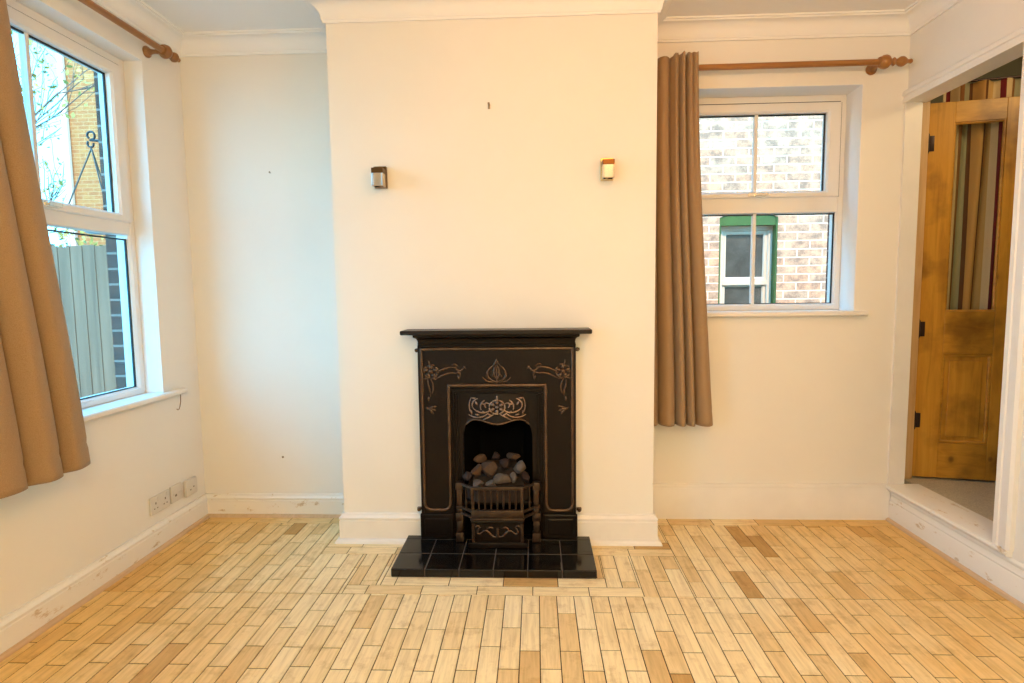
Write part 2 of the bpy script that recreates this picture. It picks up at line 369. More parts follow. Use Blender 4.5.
# right wall with the doorway opening
mb = MB(); X2 = 1.938
mb.box(XR, X2, YB, -.73, -.02, 2.7); mb.box(XR, X2, -.73, 0, 2.15, 2.7); mb.box(XR + .005, X2, -.73, 0, -.02, .16)
struct(mb.build('wall_right', M['wall']), 'cream wall on the right with the open doorway', 'wall')
struct(MB().box(XL - .2, 2.1, YB - .2, YB, -.02, 2.7).build('wall_rear', M['wall']), 'cream wall at the rear of the room', 'wall')
struct(MB().box(-2.1, 1.975, YB - .2, .30, ZC, 2.72).build('ceiling', M['ceil']), 'plain white painted ceiling above the alcoves', 'ceiling')

# parquet floor: every block real geometry, joints open onto dark dirt
def build_floor():
    v = []; f = []; cols = []; mi = []
    bw, bl, gap, ch = .0685, .2285, .0017, .0020
    def block(x0, x1, y0, y1, isx):
        if x1 - x0 < .0005 or y1 - y0 < .0005: return
        gx = min(gap, (x1 - x0) * .1); gy = min(gap * 1.3, (y1 - y0) * .1); ch = min(.0020, (x1 - x0) * .2, (y1 - y0) * .2)
        x0 += gx; x1 -= gx; y0 += gy; y1 -= gy
        o = len(v); dz = random.uniform(-.0004, .0004)
        v.extend([(x0, y0, -.004), (x1, y0, -.004), (x1, y1, -.004), (x0, y1, -.004), (x0, y0, -.0012), (x1, y0, -.0012), (x1, y1, -.0012), (x0, y1, -.0012),
                  (x0 + ch, y0 + ch, dz), (x1 - ch, y0 + ch, dz), (x1 - ch, y1 - ch, dz), (x0 + ch, y1 - ch, dz)])
        fs = [(8, 9, 10, 11)] + [(i, (i + 1) % 4, (i + 1) % 4 + 4, i + 4) for i in range(4)] + [(i + 4, (i + 1) % 4 + 4, (i + 1) % 4 + 8, i + 8) for i in range(4)]
        f.extend([tuple(o + i for i in q) for q in fs])
        tone = min(1, max(0, random.gauss(.55, .22))) if random.random() > .025 else random.uniform(.07, .16)
        cols.extend([(tone, random.random(), 1.0 if isx else 0.0, 1)] * len(fs)); mi.extend([0] * len(fs))
    def zone(x0, x1, y0, y1, d, y_ref=-.805, x_ref=-.131):
        if d == 'Y':
            k0 = math.floor((x0 - x_ref) / bw)
            k = k0
            while x_ref + k * bw < x1:
                a, b = x_ref + k * bw, x_ref + (k + 1) * bw
                ph = y_ref - (bl * .5 if k % 2 else 0) + random.uniform(-.012, .012)
                j = math.ceil((y1 - ph) / bl)
                while ph + j * bl > y0:
                    block(max(a, x0), min(b, x1), max(ph + (j - 1) * bl, y0), min(ph + j * bl, y1), False); j -= 1
                k += 1
        else:
            rows = max(1, round((y1 - y0) / bw)); w = (y1 - y0) / rows
            for r in range(rows):
                ph = x0 - random.uniform(.02, .2); j = 0
                while ph + j * bl < x1:
                    block(max(ph + j * bl, x0), min(ph + (j + 1) * bl, x1), y0 + r * w, y0 + (r + 1) * w, True); j += 1
    zone(XL, 1.86, YB, -.805, 'Y')
    zone(XL, -1.02, -.805, -.10, 'Y'); zone(XL, BL, -.10, 0, 'X')
    zone(.63, 1.86, -.805, -.10, 'Y'); zone(BR, 1.86, -.10, 0, 'X')
    zone(-1.02, BL, -.31, -.10, 'Y'); zone(BR, .63, -.31, -.10, 'Y')
    zone(-1.02, -.632, -.452, -.31, 'X'); zone(.252, .63, -.452, -.31, 'X')
    zone(-.632, .252, -.66, -.31, 'X')
    zone(-.80, .425, -.805, -.735, 'X'); zone(-.66, .285, -.735, -.66, 'X')
    zone(-1.02, -.80, -.805, -.452, 'Y'); zone(-.80, -.66, -.735, -.452, 'Y'); zone(-.66, -.632, -.66, -.452, 'Y')
    zone(.425, .63, -.805, -.452, 'Y'); zone(.285, .425, -.735, -.452, 'Y'); zone(.252, .285, -.66, -.452, 'Y')
    o = len(v)
    x0, x1, y0, y1 = XL - .01, 1.875, YB, .0
    v.extend([(x0, y0, -.06), (x1, y0, -.06), (x1, y1, -.06), (x0, y1, -.06), (x0, y0, -.0026), (x1, y0, -.0026), (x1, y1, -.0026), (x0, y1, -.0026)])
    fs = [(3, 2, 1, 0), (4, 5, 6, 7), (0, 1, 5, 4), (1, 2, 6, 5), (2, 3, 7, 6), (3, 0, 4, 7)]
    f.extend([tuple(o + i for i in q) for q in fs]); cols.extend([(0, 0, 0, 1)] * 6); mi.extend([1] * 6)
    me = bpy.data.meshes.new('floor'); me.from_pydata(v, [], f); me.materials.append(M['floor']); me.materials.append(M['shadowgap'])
    at = me.attributes.new('block', 'FLOAT_COLOR', 'FACE')
    for i, c in enumerate(cols): at.data[i].color = c
    me.polygons.foreach_set('material_index', mi); me.update()
    ob = bpy.data.objects.new('floor', me); COL.objects.link(ob); return ob
struct(build_floor(), 'pale maple block parquet floor with worn joints', 'floor')

# cornice all round
zc = 2.448; h = ZC - zc
prof = [(0, zc), (.010, zc), (.012, zc + .008), (.016, zc + .012)]
for i in range(9):
    a = (i / 8) * PI / 2
    prof.append((.016 + .052 * (1 - math.cos(a)), zc + .014 + (h - .030) * math.sin(a)))
prof += [(.074, ZC - .014), (.076, ZC - .008), (.084, ZC - .008), (.086, ZC), (0, ZC)]
path = [(XL, YB), (XL, 0), (BL, 0), (BL, -D), (BR, -D), (BR, 0), (XR, 0), (XR, YB)]
struct(MB().sweep(path, prof).build('trim_1', M['ceil'], smooth=True, angle=25), 'white coved plaster cornice under the ceiling', 'cornice')

# skirtings
def sk_prof(hh, t=.02):
    return [(0, 0), (t, 0), (t, hh - .036), (t - .003, hh - .032), (t - .003, hh - .029), (t + .001, hh - .027), (t + .001, hh - .019), (t - .005, hh - .013), (t - .009, hh - .008), (t - .010, hh), (0, hh)]
def bead(r=.018, t=.02):
    p = [(t - .001, 0)]
    for i in range(6):
        a = i / 5 * PI / 2; p.append((t + r * math.cos(a), r * math.sin(a) * 1.0))
    return p + [(t - .001, r)]
struct(MB().sweep([(XL, YB), (XL, 0)], sk_prof(.125)).build('baseboard_left', M['worn'], smooth=True), 'cream moulded skirting board along the left wall', 'skirting board')
struct(MB().sweep([(XL, 0), (BL, 0)], sk_prof(.125)).build('baseboard_back_left', M['worn'], smooth=True), 'cream skirting board in the left alcove', 'skirting board')
struct(MB().sweep([(XL, YB), (XL, 0), (BL, 0)], bead(.016)).build('trim_2', M['bead'], smooth=True), 'pale varnished beading at the foot of the left skirting', 'floor beading')
mb = MB(); bp_ = sk_prof(.143)
mb.sweep([(BL, 0), (BL, -D), (-.553, -D)], bp_); mb.sweep([(.183, -D), (BR, -D), (BR, 0)], bp_)
mb.sweep([(BL, 0), (BL, -D), (-.60, -D)], bead(.020)); mb.sweep([(.225, -D), (BR, -D), (BR, 0)], bead(.020))
struct(mb.build('baseboard_chimney', M['gloss'], smooth=True), 'cream stepped skirting round the foot of the chimney breast', 'skirting board')
mb = MB().sweep([(BR, 0), (1.846, 0)], [(0, 0), (.022, 0), (.022, .165), (.019, .170), (.020, .178), (.016, .190), (0, .190)])
struct(mb.build('baseboard_back_right', M['gloss'], smooth=True), 'tall plain cream skirting below the right window', 'skirting board')
# riser under the doorway and the skirting that continues along the right wall
mb = MB()
rp = [(0, 0), (.012, 0), (.012, .098), (.008, .104), (.010, .112), (.004, .122), (.002, .134), (.006, .140), (.006, .150), (-.001, .160), (0, .165)]
mb.sweep([(XR - .001, -.024), (XR - .001, YB)], rp)
struct(mb.build('baseboard_right', M['worn'], smooth=True), 'chipped white moulded riser and skirting below the doorway', 'skirting board')
struct(MB().sweep([(XR, -.026), (XR, YB)], bead(.016, .012)).build('trim_3', M['bead'], smooth=True), 'pale wooden beading at the foot of the white step', 'floor beading')
# threshold board
mb = MB().prism([(1.823, .170), (1.820, .177), (1.823, .186), (1.832, ZS), (1.996, ZS), (1.996, .160), (1.832, .160)], 'y', -.778, -.006)
struct(mb.build('trim_4', M['worn'], smooth=True), 'worn white threshold board on top of the step', 'threshold')
# door lining and architrave
mb = MB()
mb.box(1.838, 1.920, -.012, .004, ZS, 2.128)                        # far lining board
mb.box(1.838, 1.943, -.73, .004, 2.128, 2.152)                       # head lining
mb.box(1.838, 1.943, -.731, -.709, ZS, 2.128)                        # near lining
ar = [(0, 2.126), (.024, 2.126), (.024, 2.143), (.019, 2.147), (.019, 2.156), (.026, 2.160), (.026, 2.176), (.018, 2.186), (0, 2.186)]
mb.sweep([(XR, 0), (XR, -.79)], ar)
va = [(XR, -.707), (XR - .024, -.707), (XR - .024, -.726), (XR - .019, -.730), (XR - .019, -.752), (XR - .026, -.757), (XR - .026, -.772), (XR - .018, -.784), (XR, -.784)]
mb.prism(va, 'z', ZS - .001, 2.127)
struct(mb.build('trim_5', M['gloss'], smooth=True, angle=25), 'cream moulded frame around the open doorway', 'door frame')

# ------------------------------------------------------------------ windows
def frame_ring(mb, P, a0, a1, z0, z1, w, t0, t1, bev=.004):
    """rectangular ring of four mitred-looking boards; P(a, t, z) -> xyz"""
    wl, wr, wb, wt = w if isinstance(w, tuple) else (w,) * 4
    pro = [(0, t0), (0, t1)]
    def ring(i0, i1, j0, j1, t): return [P(i0, t, j0), P(i1, t, j0), P(i1, t, j1), P(i0, t, j1)]
    R = [ring(a0, a1, z0, z1, t1), ring(a0, a1, z0, z1, t0 + bev), ring(a0 + bev, a1 - bev, z0 + bev, z1 - bev, t0),
         ring(a0 + wl - bev * 2.5, a1 - wr + bev * 2.5, z0 + wb - bev * 2.5, z1 - wt + bev * 2.5, t0), ring(a0 + wl, a1 - wr, z0 + wb, z1 - wt, t0 + bev * 2.5),
         ring(a0 + wl, a1 - wr, z0 + wb, z1 - wt, t1)]
    vs = sum(R, []); fs = []
    k = len(R)
    for q in range(k):
        q2 = (q + 1) % k
        for i in range(4): fs.append((q * 4 + i, q * 4 + (i + 1) % 4, q2 * 4 + (i + 1) % 4, q2 * 4 + i))
    mb.add(vs, fs); return mb
def make_window(name, label, P, a0, a1, z0, z1, ztr0, ztr1, gl_top, gl_bot, side_f, base):
    """P(a,t,z): t = 0 at the inner face of the frame, positive outwards"""
    root = thing(name, base, label, 'window', kind='structure')
    mb = MB(); frame_ring(mb, P, a0, a1, z0, z1, (side_f, side_f, .035, .045), 0, .065)
    def bx(p, q, t0, t1, r, u):
        c = [P(p, t0, r), P(q, t1, u)]
        mbb.box(min(c[0][0], c[1][0]), max(c[0][0], c[1][0]), min(c[0][1], c[1][1]), max(c[0][1], c[1][1]), r, u, min(.003, abs(q - p) * .2, abs(u - r) * .2, abs(t1 - t0) * .2))
    mbb = mb; bx(a0 + side_f - .005, a1 - side_f + .005, .001, .064, ztr0, ztr1)
    mb.build('frame', M['upvc'], root)
    # opening top sash
    s0, s1, sz0, sz1 = a0 + side_f - .004, a1 - side_f + .004, ztr1 - .006, z1 - .045 + .004
    sash = frame_ring(MB(), P, s0, s1, sz0, sz1, (gl_top[0] - s0, s1 - gl_top[1], gl_top[2] - sz0, sz1 - gl_top[3]), -.014, .05).build('sash', M['upvc'], root)
    mbb = MB()
    for (p, q, r, u) in ((s0 - .006, s0 + .001, sz0, sz1), (s1 - .001, s1 + .006, sz0, sz1), (s0, s1, sz1 - .001, sz1 + .006)):
        bx(p, q, -.0025, .006, r, u)
    mbb.build('seal', M['gasket'], sash)
    ha = (gl_top[0] + gl_top[1]) / 2; hz = (sz0 + gl_top[2]) / 2
    mbb = MB(); bx(ha - .045, ha + .045, -.022, -.013, hz - .010, hz + .010); bx(ha - .012, ha + .055, -.034, -.021, hz - .007, hz + .006)
    mbb.build('handle', M['chrome'], sash)
    for tag_, g in (('upper', gl_top), ('lower', gl_bot)):
        mbb = MB(); bx(g[0] - .006, g[1] + .006, .026, .030, g[2] - .006, g[3] + .006)
        mbb.build('pane', M['glass'], root)
        mbb = MB(); m_ = (g[0] + g[1]) / 2
        bx(m_ - .009, m_ + .009, .012, .040, g[2] - .004, g[3] + .004)
        mbb.build('glazing_bar', M['upvc'], root)
        mbb = MB(); w_ = .007
        for (p, q, r, u) in ((g[0], g[0] + w_, g[2], g[3]), (g[1] - w_, g[1], g[2], g[3]), (g[0], g[1], g[3] - w_, g[3]), (g[0], g[1], g[2], g[2] + w_ * .6)):
            bx(p, q, .016, .025, r, u)
        mbb.build('gasket', M['gasket'], root)
    return root
P1 = lambda a, t, z: (W1['xf'] - t, a, z)
w1 = make_window('window_1', 'tall white window in the left wall with an opening top sash', P1, W1['y0'], W1['y1'], W1['z0'], W1['z1'], 1.505, 1.57,
                 (-1.205, -.401, 1.600, 2.225), (-1.268, -.337, .778, 1.487), .042, (W1['xf'], -.80, W1['z0']))
w3 = make_window('window_3_added', 'added unseen window in the left wall, letting in extra daylight', P1, W3[0], W3[1], W1['z0'], W1['z1'], 1.505, 1.57,
                 (W3[0] + .105, W3[1] - .105, 1.600, 2.225), (W3[0] + .042, W3[1] - .042, .778, 1.487), .042, (W1['xf'], -3.4, W1['z0']))
P2 = lambda a, t, z: (a, W2['yf'] + t, z)
w2 = make_window('window_2', 'white window in the right alcove facing a brick wall', P2, W2['x0'], W2['x1'], W2['z0'], W2['z1'], 1.620, 1.706,
                 (.815, 1.536, 1.730, 2.134), (.757, 1.600, 1.135, 1.616), .036, (1.18, W2['yf'], W2['z0']))
def nose_board(mb, pts, axis, a, b): mb.prism(pts, axis, a, b)
sb = MB().prism([(W1['xf'] - .01, .742), (XL + .028, .742), (XL + .034, .736), (XL + .034, .722), (XL + .028, .716), (XL - .02, .716), (W1['xf'] - .01, .716)], 'y', -1.43, -.155)
sb.build('window_sill', M['gloss'], w1, smooth=True)
sb = MB().prism([(W1['xf'] - .01, .742), (XL + .028, .742), (XL + .034, .736), (XL + .034, .722), (XL + .028, .716), (XL - .02, .716), (W1['xf'] - .01, .716)], 'y', W3[0] - .1, W3[1] + .1)
sb.build('window_sill', M['gloss'], w3, smooth=True)
sb = MB().prism([(W2['yf'] + .01, 1.100), (-.026, 1.100), (-.032, 1.094), (-.032, 1.080), (-.026, 1.074), (.02, 1.074), (W2['yf'] + .01, 1.074)], 'x', .66, 1.690)
sb.build('window_sill', M['gloss'], w2, smooth=True)
# crisp white lining of the reveals
def reveal(name, P, a0, a1, z0, z1, depth, parent):
    mb = MB(); e = .003
    def bx(p, q, r, u):
        A = P(p, -depth, r); B = P(q, 0, u)
        mb.box(min(A[0], B[0]), max(A[0], B[0]), min(A[1], B[1]), max(A[1], B[1]), r, u)
    bx(a0, a0 + e, z0, z1); bx(a1 - e, a1, z0, z1); bx(a0, a1, z1 - e, z1)
    return mb.build(name, M['ceil'], parent)
reveal('reveal_lining', P1, W1['y0'], W1['y1'], W1['z0'], W1['z1'], .088, w1)
reveal('reveal_lining', P2, W2['x0'], W2['x1'], W2['z0'], W2['z1'], .144, w2)

# ------------------------------------------------------------------ curtain poles
FINIAL = [(-.012, .0145), (-.006, .017), (0, .024), (.012, .031), (.026, .033), (.038, .029), (.048, .018), (.056, .013), (.062, .016), (.067, .020), (.072, .016), (.080, .012), (.088, .016), (.098, .022), (.110, .024), (.120, .021), (.130, .014), (.138, .009), (.146, .010), (.154, .011), (.160, .007), (.163, .001)]
def pole(label, p0, p1, wall_n, wall_d, br_at, mat, fl):
    p0, p1 = Vector(p0), Vector(p1); d = (p1 - p0).normalized()
    root = thing('curtain_pole', br_at, label, 'curtain pole', 'wooden curtain poles')
    MB().tube([p0, p1], .0145, 16).build('rod', mat, root, smooth=True)
    MB().lathe(p1 - d * .004, d, [(t_ * fl, r_) for t_, r_ in FINIAL], 20).build('finial', mat, root, smooth=True, angle=60)
    br = Vector(br_at); n = Vector(wall_n)
    wp = br - n * wall_d + Vector((0, 0, -.004))
    MB().lathe(wp, n, [(0, .026), (.006, .027), (.012, .024), (.016, .017), (.03, .011), (.045, .010), (wall_d - .018, .013), (wall_d - .006, .014)], 18).lathe(br - d * .011, d, [(0, .0225), (.004, .025), (.018, .025), (.022, .0225)], 18).build('bracket', mat, root, smooth=True)
    return root
PYR, PZR = -.085, 2.292
pole('light wooden curtain pole with turned finial above the right window', (.575, PYR, PZR), (1.668, PYR, PZR + .004), (0, -1, 0), .085, (1.668, PYR, PZR + .004), M['pole'], .93)
pole('dark wooden curtain pole running along the left wall above the tall window', (-1.752, -2.10, 2.362), (-1.752, -.262, 2.374), (1, 0, 0), .084, (-1.752, -.262, 2.374), M['pole_y'], .78)

# ------------------------------------------------------------------ curtains
def cloth(name, fn, nu, nv, mat, thick=.003, uvscale=None, parent=None, origin=(0, 0, 0)):
    o = Vector(origin); vs = []; fs = []; uv = []
    for j in range(nv + 1):
        for i in range(nu + 1):
            vs.append(tuple(Vector(fn(i / nu, j / nv)) - o)); uv.append((i / nu * (uvscale or 1), j / nv))
    for j in range(nv):
        for i in range(nu): a = j * (nu + 1) + i; fs.append((a, a + 1, a + nu + 2, a + nu + 1))
    me = bpy.data.meshes.new(name); me.from_pydata(vs, [], fs); me.materials.append(mat)
    ul = me.uv_layers.new(name='UVMap')
    for lp in me.loops: ul.data[lp.index].uv = uv[lp.vertex_index]
    me.polygons.foreach_set('use_smooth', [True] * len(me.polygons)); me.update()
    ob = bpy.data.objects.new(name, me); COL.objects.link(ob)
    md = ob.modifiers.new('thickness', 'SOLIDIFY'); md.thickness = thick; md.offset = 0
    if parent is not None: ob.parent = parent; ob.location = o - Vector(parent.location)
    else: ob.location = o
    return ob
def lerp(a, b, t): return a + (b - a) * t
def sstep(t): t = max(0, min(1, t)); return t * t * (3 - 2 * t)
# left curtain hangs along the left wall (u = 1 is the visible edge)
def folds(t, sharp=.44): return abs(math.sin(PI * t)) ** sharp
def left_curt(u, v):
    z = lerp(2.425, .590, v)
    edge = lerp(-1.145, -.955, v ** .95); start = lerp(-1.84, -1.82, v)
    y = lerp(start, edge, u)
    t = (1 - u) * 5.9 + .02 + (1 - u) * (.10 * math.sin(v * 4 + u * 6) + .25 * math.sin(u * 11))
    amp = lerp(.045, .088, sstep(v * 1.1)) * (.8 + .2 * math.sin(u * 9 + 1))
    x = -1.732 + amp * folds(t) + .006 * math.sin(v * 5 + u * 3)
    y += .010 * math.cos(2 * PI * t) * sstep(v)
    if v > .97: z += .008 * folds(t) - .004
    return (x - (.0035 if .955 < v < .965 else 0), y, z)
lc = thing('curtain', (-1.72, -1.35, .59), 'taupe full curtain hanging at the left edge beside the tall window', 'curtain', 'taupe curtains')
cloth('fabric', left_curt, 260, 90, M['curtain'], parent=lc, origin=(-1.72, -1.35, .59))
# right curtain, bunched in the corner behind the chimney breast
def right_curt(u, v):
    top = 2.328 + .010 * sstep((u - .44) / .04) + .004 * math.sin(u * 60) * (u > .44)
    z = lerp(top, .541, v)
    x = lerp(.572, lerp(.788, .882, v ** 1.6), u)
    k = sstep((u - .42) / .05) * (1 - sstep((v - .02) / .5))
    tight = folds((u - .44) / .56 * 4.0, .8) * .022 * k
    # broad folds below, the crease lines wandering a little
    tt = u + .018 * math.sin(v * 4.2 + u * 3)
    edges = (-.25, .125, .40, .575, .73, 1.04)
    f = 0
    for p, q in zip(edges[:-1], edges[1:]):
        if p <= tt < q: f = math.sin(PI * (tt - p) / (q - p)) ** .44
    big = f * lerp(.045, .092, sstep(v * 1.2))
    y = -.100 - tight - big
    return (x, y + (.003 if .955 < v < .963 else 0), z)
rc = thing('curtain', (.70, -.128, .541), 'taupe curtain bunched against the chimney breast left of the right window', 'curtain', 'taupe curtains')
cloth('fabric', right_curt, 240, 80, M['curtain'], parent=rc, origin=(.70, -.128, .541))

# ------------------------------------------------------------------ fireplace
fp = thing('fireplace', (-.186, -.345, .038), 'black cast iron fireplace with flower reliefs on the chimney breast', 'fireplace')
CX = -.1855; YF = -.366; YW = -.3135
def arc(cx, cz, r, a0, a1, n=6): return [(cx + r * math.cos(a0 + (a1 - a0) * i / n), cz + r * math.sin(a0 + (a1 - a0) * i / n)) for i in range(n + 1)]
# surround: an inverted U plate
ox0, ox1 = -.556, .185; ix0, ix1 = -.402, .031; zt = .973; iz = .768; z0 = .0386
U = [(ox0, z0), (ix0, z0), (ix0, iz), (ix1, iz), (ix1, z0), (ox1, z0), (ox1, zt), (ox0, zt)]
sur = MB().prism(U, 'y', YW, YF + .012).build('surround', M['iron'], fp)
# raised rim: one closed moulding round the sunk panel, rounded at its feet
r_ = .035
loop = [(ox0 + .016, .35), (ox0 + .016, zt - .020), (ox1 - .016, zt - .020), (ox1 - .016, .175 + r_)]
loop += arc(ox1 - .016 - r_, .175 + r_, r_, 0, -PI / 2)[1:]
loop += [(ix1 + .012 + r_, .175)] + arc(ix1 + .012 + r_, .175 + r_, r_, -PI / 2, -PI)[1:]
loop += [(ix1 + .012, iz + .012), (ix0 - .012, iz + .012), (ix0 - .012, .175 + r_)]
loop += arc(ix0 - .012 - r_, .175 + r_, r_, 0, -PI / 2)[1:]
loop += [(ox0 + .016 + r_, .175)] + arc(ox0 + .016 + r_, .175 + r_, r_, -PI / 2, -PI)[1:]
def dense(poly, closed=True, step=.02):
    out = []; k = len(poly)
    for i in range(k if closed else k - 1):
        a = Vector(poly[i]); b = Vector(poly[(i + 1) % k]); n = max(1, int((b - a).length / step))
        # keep corners tight with points close to both ends
        ts = [0] if n == 1 else [0, min(.2, .004 / (b - a).length)] + [q / n for q in range(1, n)] + [1 - min(.2, .004 / (b - a).length)]
        out += [tuple(a.lerp(b, t)) for t in ts]
    if not closed: out.append(tuple(poly[-1]))
    return out
MB().tube([(x, YF + .010, z) for x, z in dense(loop)], .0085, 10, closed=True, flat=.8, flat_axis=(0, 1, 0)).build('rim_moulding', M['iron_highlight'], fp, smooth=True, angle=60)
# outer edge rib and feet
mb = MB()
for a, b in ((ox0, ox0 + .012), (ox1 - .012, ox1)): mb.box(a, b, YF + .004, YF + .016, .16, zt, .003)
mb.box(ox0, ox1, YF + .004, YF + .016, zt - .010, zt, .003)
mb.build('edge_rib', M['iron'], fp)
for a, b in ((ox0 - .006, ix0 + .002), (ix1 - .002, ox1 + .006)):
    MB().box(a, b, YF - .001, YF + .02, z0, .160, .006).box(a + .02, b - .02, YF - .004, YF + .005, z0 + .02, .14, .006).build('plinth_block', M['iron'], fp)
# little wall lugs
for x, z in ((ox0 - .008, .946), (ox1 + .008, .946), (ox0 - .016, .171), (ox1 + .016, .171)):
    MB().lathe((x, -.330, z), (0, -1, 0), [(0, .007), (.004, .0095), (.012, .0095), (.016, .006)], 14).box(x - .012, x + .012, -.330, YW - .0005, z - .006, z + .006, .002).build('lug', M['iron_highlight'], fp, smooth=True)
# shelf
shp = [(YW, 1.047), (-.452, 1.047), (-.458, 1.043), (-.458, 1.030), (-.452, 1.024), (YW, 1.024)]
mb = MB()
mb.box(-.615, .251, -.458, YW, 1.026, 1.046, .005)
mb.build('mantel_shelf', M['iron_shelf'], fp)
# cove below the shelf, swept round three sides
cov = [(0, .974), (.006, .974), (.008, .980)] + [(.006 + .014 * (1 - math.cos(a)), .981 + .026 * math.sin(a)) for a in [i / 7 * PI / 2 for i in range(8)]] + [(.025, 1.010), (.027, 1.0265), (0, 1.0265)]
MB().sweep([(ox0 + .010, YW - .0005), (ox0 + .010, YF + .006), (ox1 - .010, YF + .006), (ox1 - .010, YW - .0005)], cov).build('shelf_moulding', M['iron'], fp, smooth=True, angle=30)
# inner insert with shaped hood opening
def hood_z(x):
    t = min(1, abs(x - CX) / .165)
    if t < .62: return .596 + .021 * math.sin(PI * t / 1.24) ** 2
    q = (t - .62) / .38
    return .617 - .080 * (1 - math.sqrt(max(0, 1 - q * q)))
op0, op1 = CX - .165, CX + .165
curve = [(op0 + (op1 - op0) * i / 40, hood_z(op0 + (op1 - op0) * i / 40)) for i in range(41)]
poly = [(ix0 - .004, z0), (op0, z0)] + curve + [(op1, z0), (ix1 + .004, z0), (ix1 + .004, iz + .004), (ix0 - .004, iz + .004)]
YI = -.338
MB().prism(poly, 'y', YW, YI).build('insert_panel', M['iron'], fp)
# reeded returns at both sides and stepped head of the insert
mb = MB()
for sx in (-1, 1):
    for k, dx in enumerate((.212, .200, .188)):
        x = CX + sx * dx; mb.box(x - .004, x + .004, YI - .012 + k * .003, YI + .002, z0, .745 - k * .006, .002)
mb.box(ix0 + .002, ix1 - .002, YI - .012, YI + .002, .745, .762, .003)
mb.build('reeded_edge', M['iron'], fp)
# bowed hood above the opening
mb = MB(); NX, NZ = 40, 12; vs = []; fs = []
for j in range(NZ + 1):
    for i in range(NX + 1):
        x = CX - .150 + .300 * i / NX; t = (x - CX) / .150
        zlo = hood_z(x) + .002; zhi = .738 - .03 * t * t * t * t
        z = lerp(zlo, zhi, j / NZ); yy = YI - .024 * (1 - t * t) * (1 - j / NZ * .75) - .003
        vs.append((x, yy, z))
for j in range(NZ):
    for i in range(NX): a = j * (NX + 1) + i; fs.append((a, a + 1, a + NX + 2, a + NX + 1))
mb.add(vs, fs); hood = mb.build('hood', M['iron'], fp, smooth=True, angle=80)
lip = [(x, YI - .024 * max(0, 1 - ((x - CX) / .150) ** 2) - .004, z) for x, z in curve[2:-2]]
MB().tube(lip, .0055, 8).build('hood_lip', M['iron_highlight'], hood, smooth=True, angle=60)
# reliefs -----------------------------------------------------------
def bez(p0, p1, p2, p3, n=12):
    out = []
    for i in range(n + 1):
        t = i / n; q = 1 - t
        out.append(tuple(q ** 3 * a + 3 * q * q * t * b + 3 * q * t * t * c + t ** 3 * d for a, b, c, d in zip(p0, p1, p2, p3)))
    return out
YP = YF + .0115                          # face of the sunk panel
def rel(mb, pts, r, y=YP, taper=True):
    k = len(pts); rs = [1.35 * r * (.45 + .55 * math.sin(PI * (i + .6) / (k + .2))) if taper else r for i in range(k)]
    mb.tube([(x, y - .001, z) for x, z in pts], rs, 8, flat=.75, flat_axis=(0, 1, 0))
def rel_blob(mb, x, z, rx, rz, y=YP, d=.007, ang=0):
    vs = []; fs = []; n, m = 12, 4; ca, sa = math.cos(ang), math.sin(ang)
    for j in range(m + 1):
        ph = j / m * PI / 2
        for i in range(n):
            th = 2 * PI * i / n; u = rx * math.cos(ph) * math.cos(th); w = rz * math.cos(ph) * math.sin(th)
            vs.append((x + u * ca - w * sa, y - d * math.sin(ph), z + u * sa + w * ca))
    for j in range(m):
        for i in range(n): fs.append((j * n + i, j * n + (i + 1) % n, (j + 1) * n + (i + 1) % n, (j + 1) * n + i))
    mb.add(vs, fs)
def mirror(pts, s): return [(CX + s * (x), z) for x, z in pts]
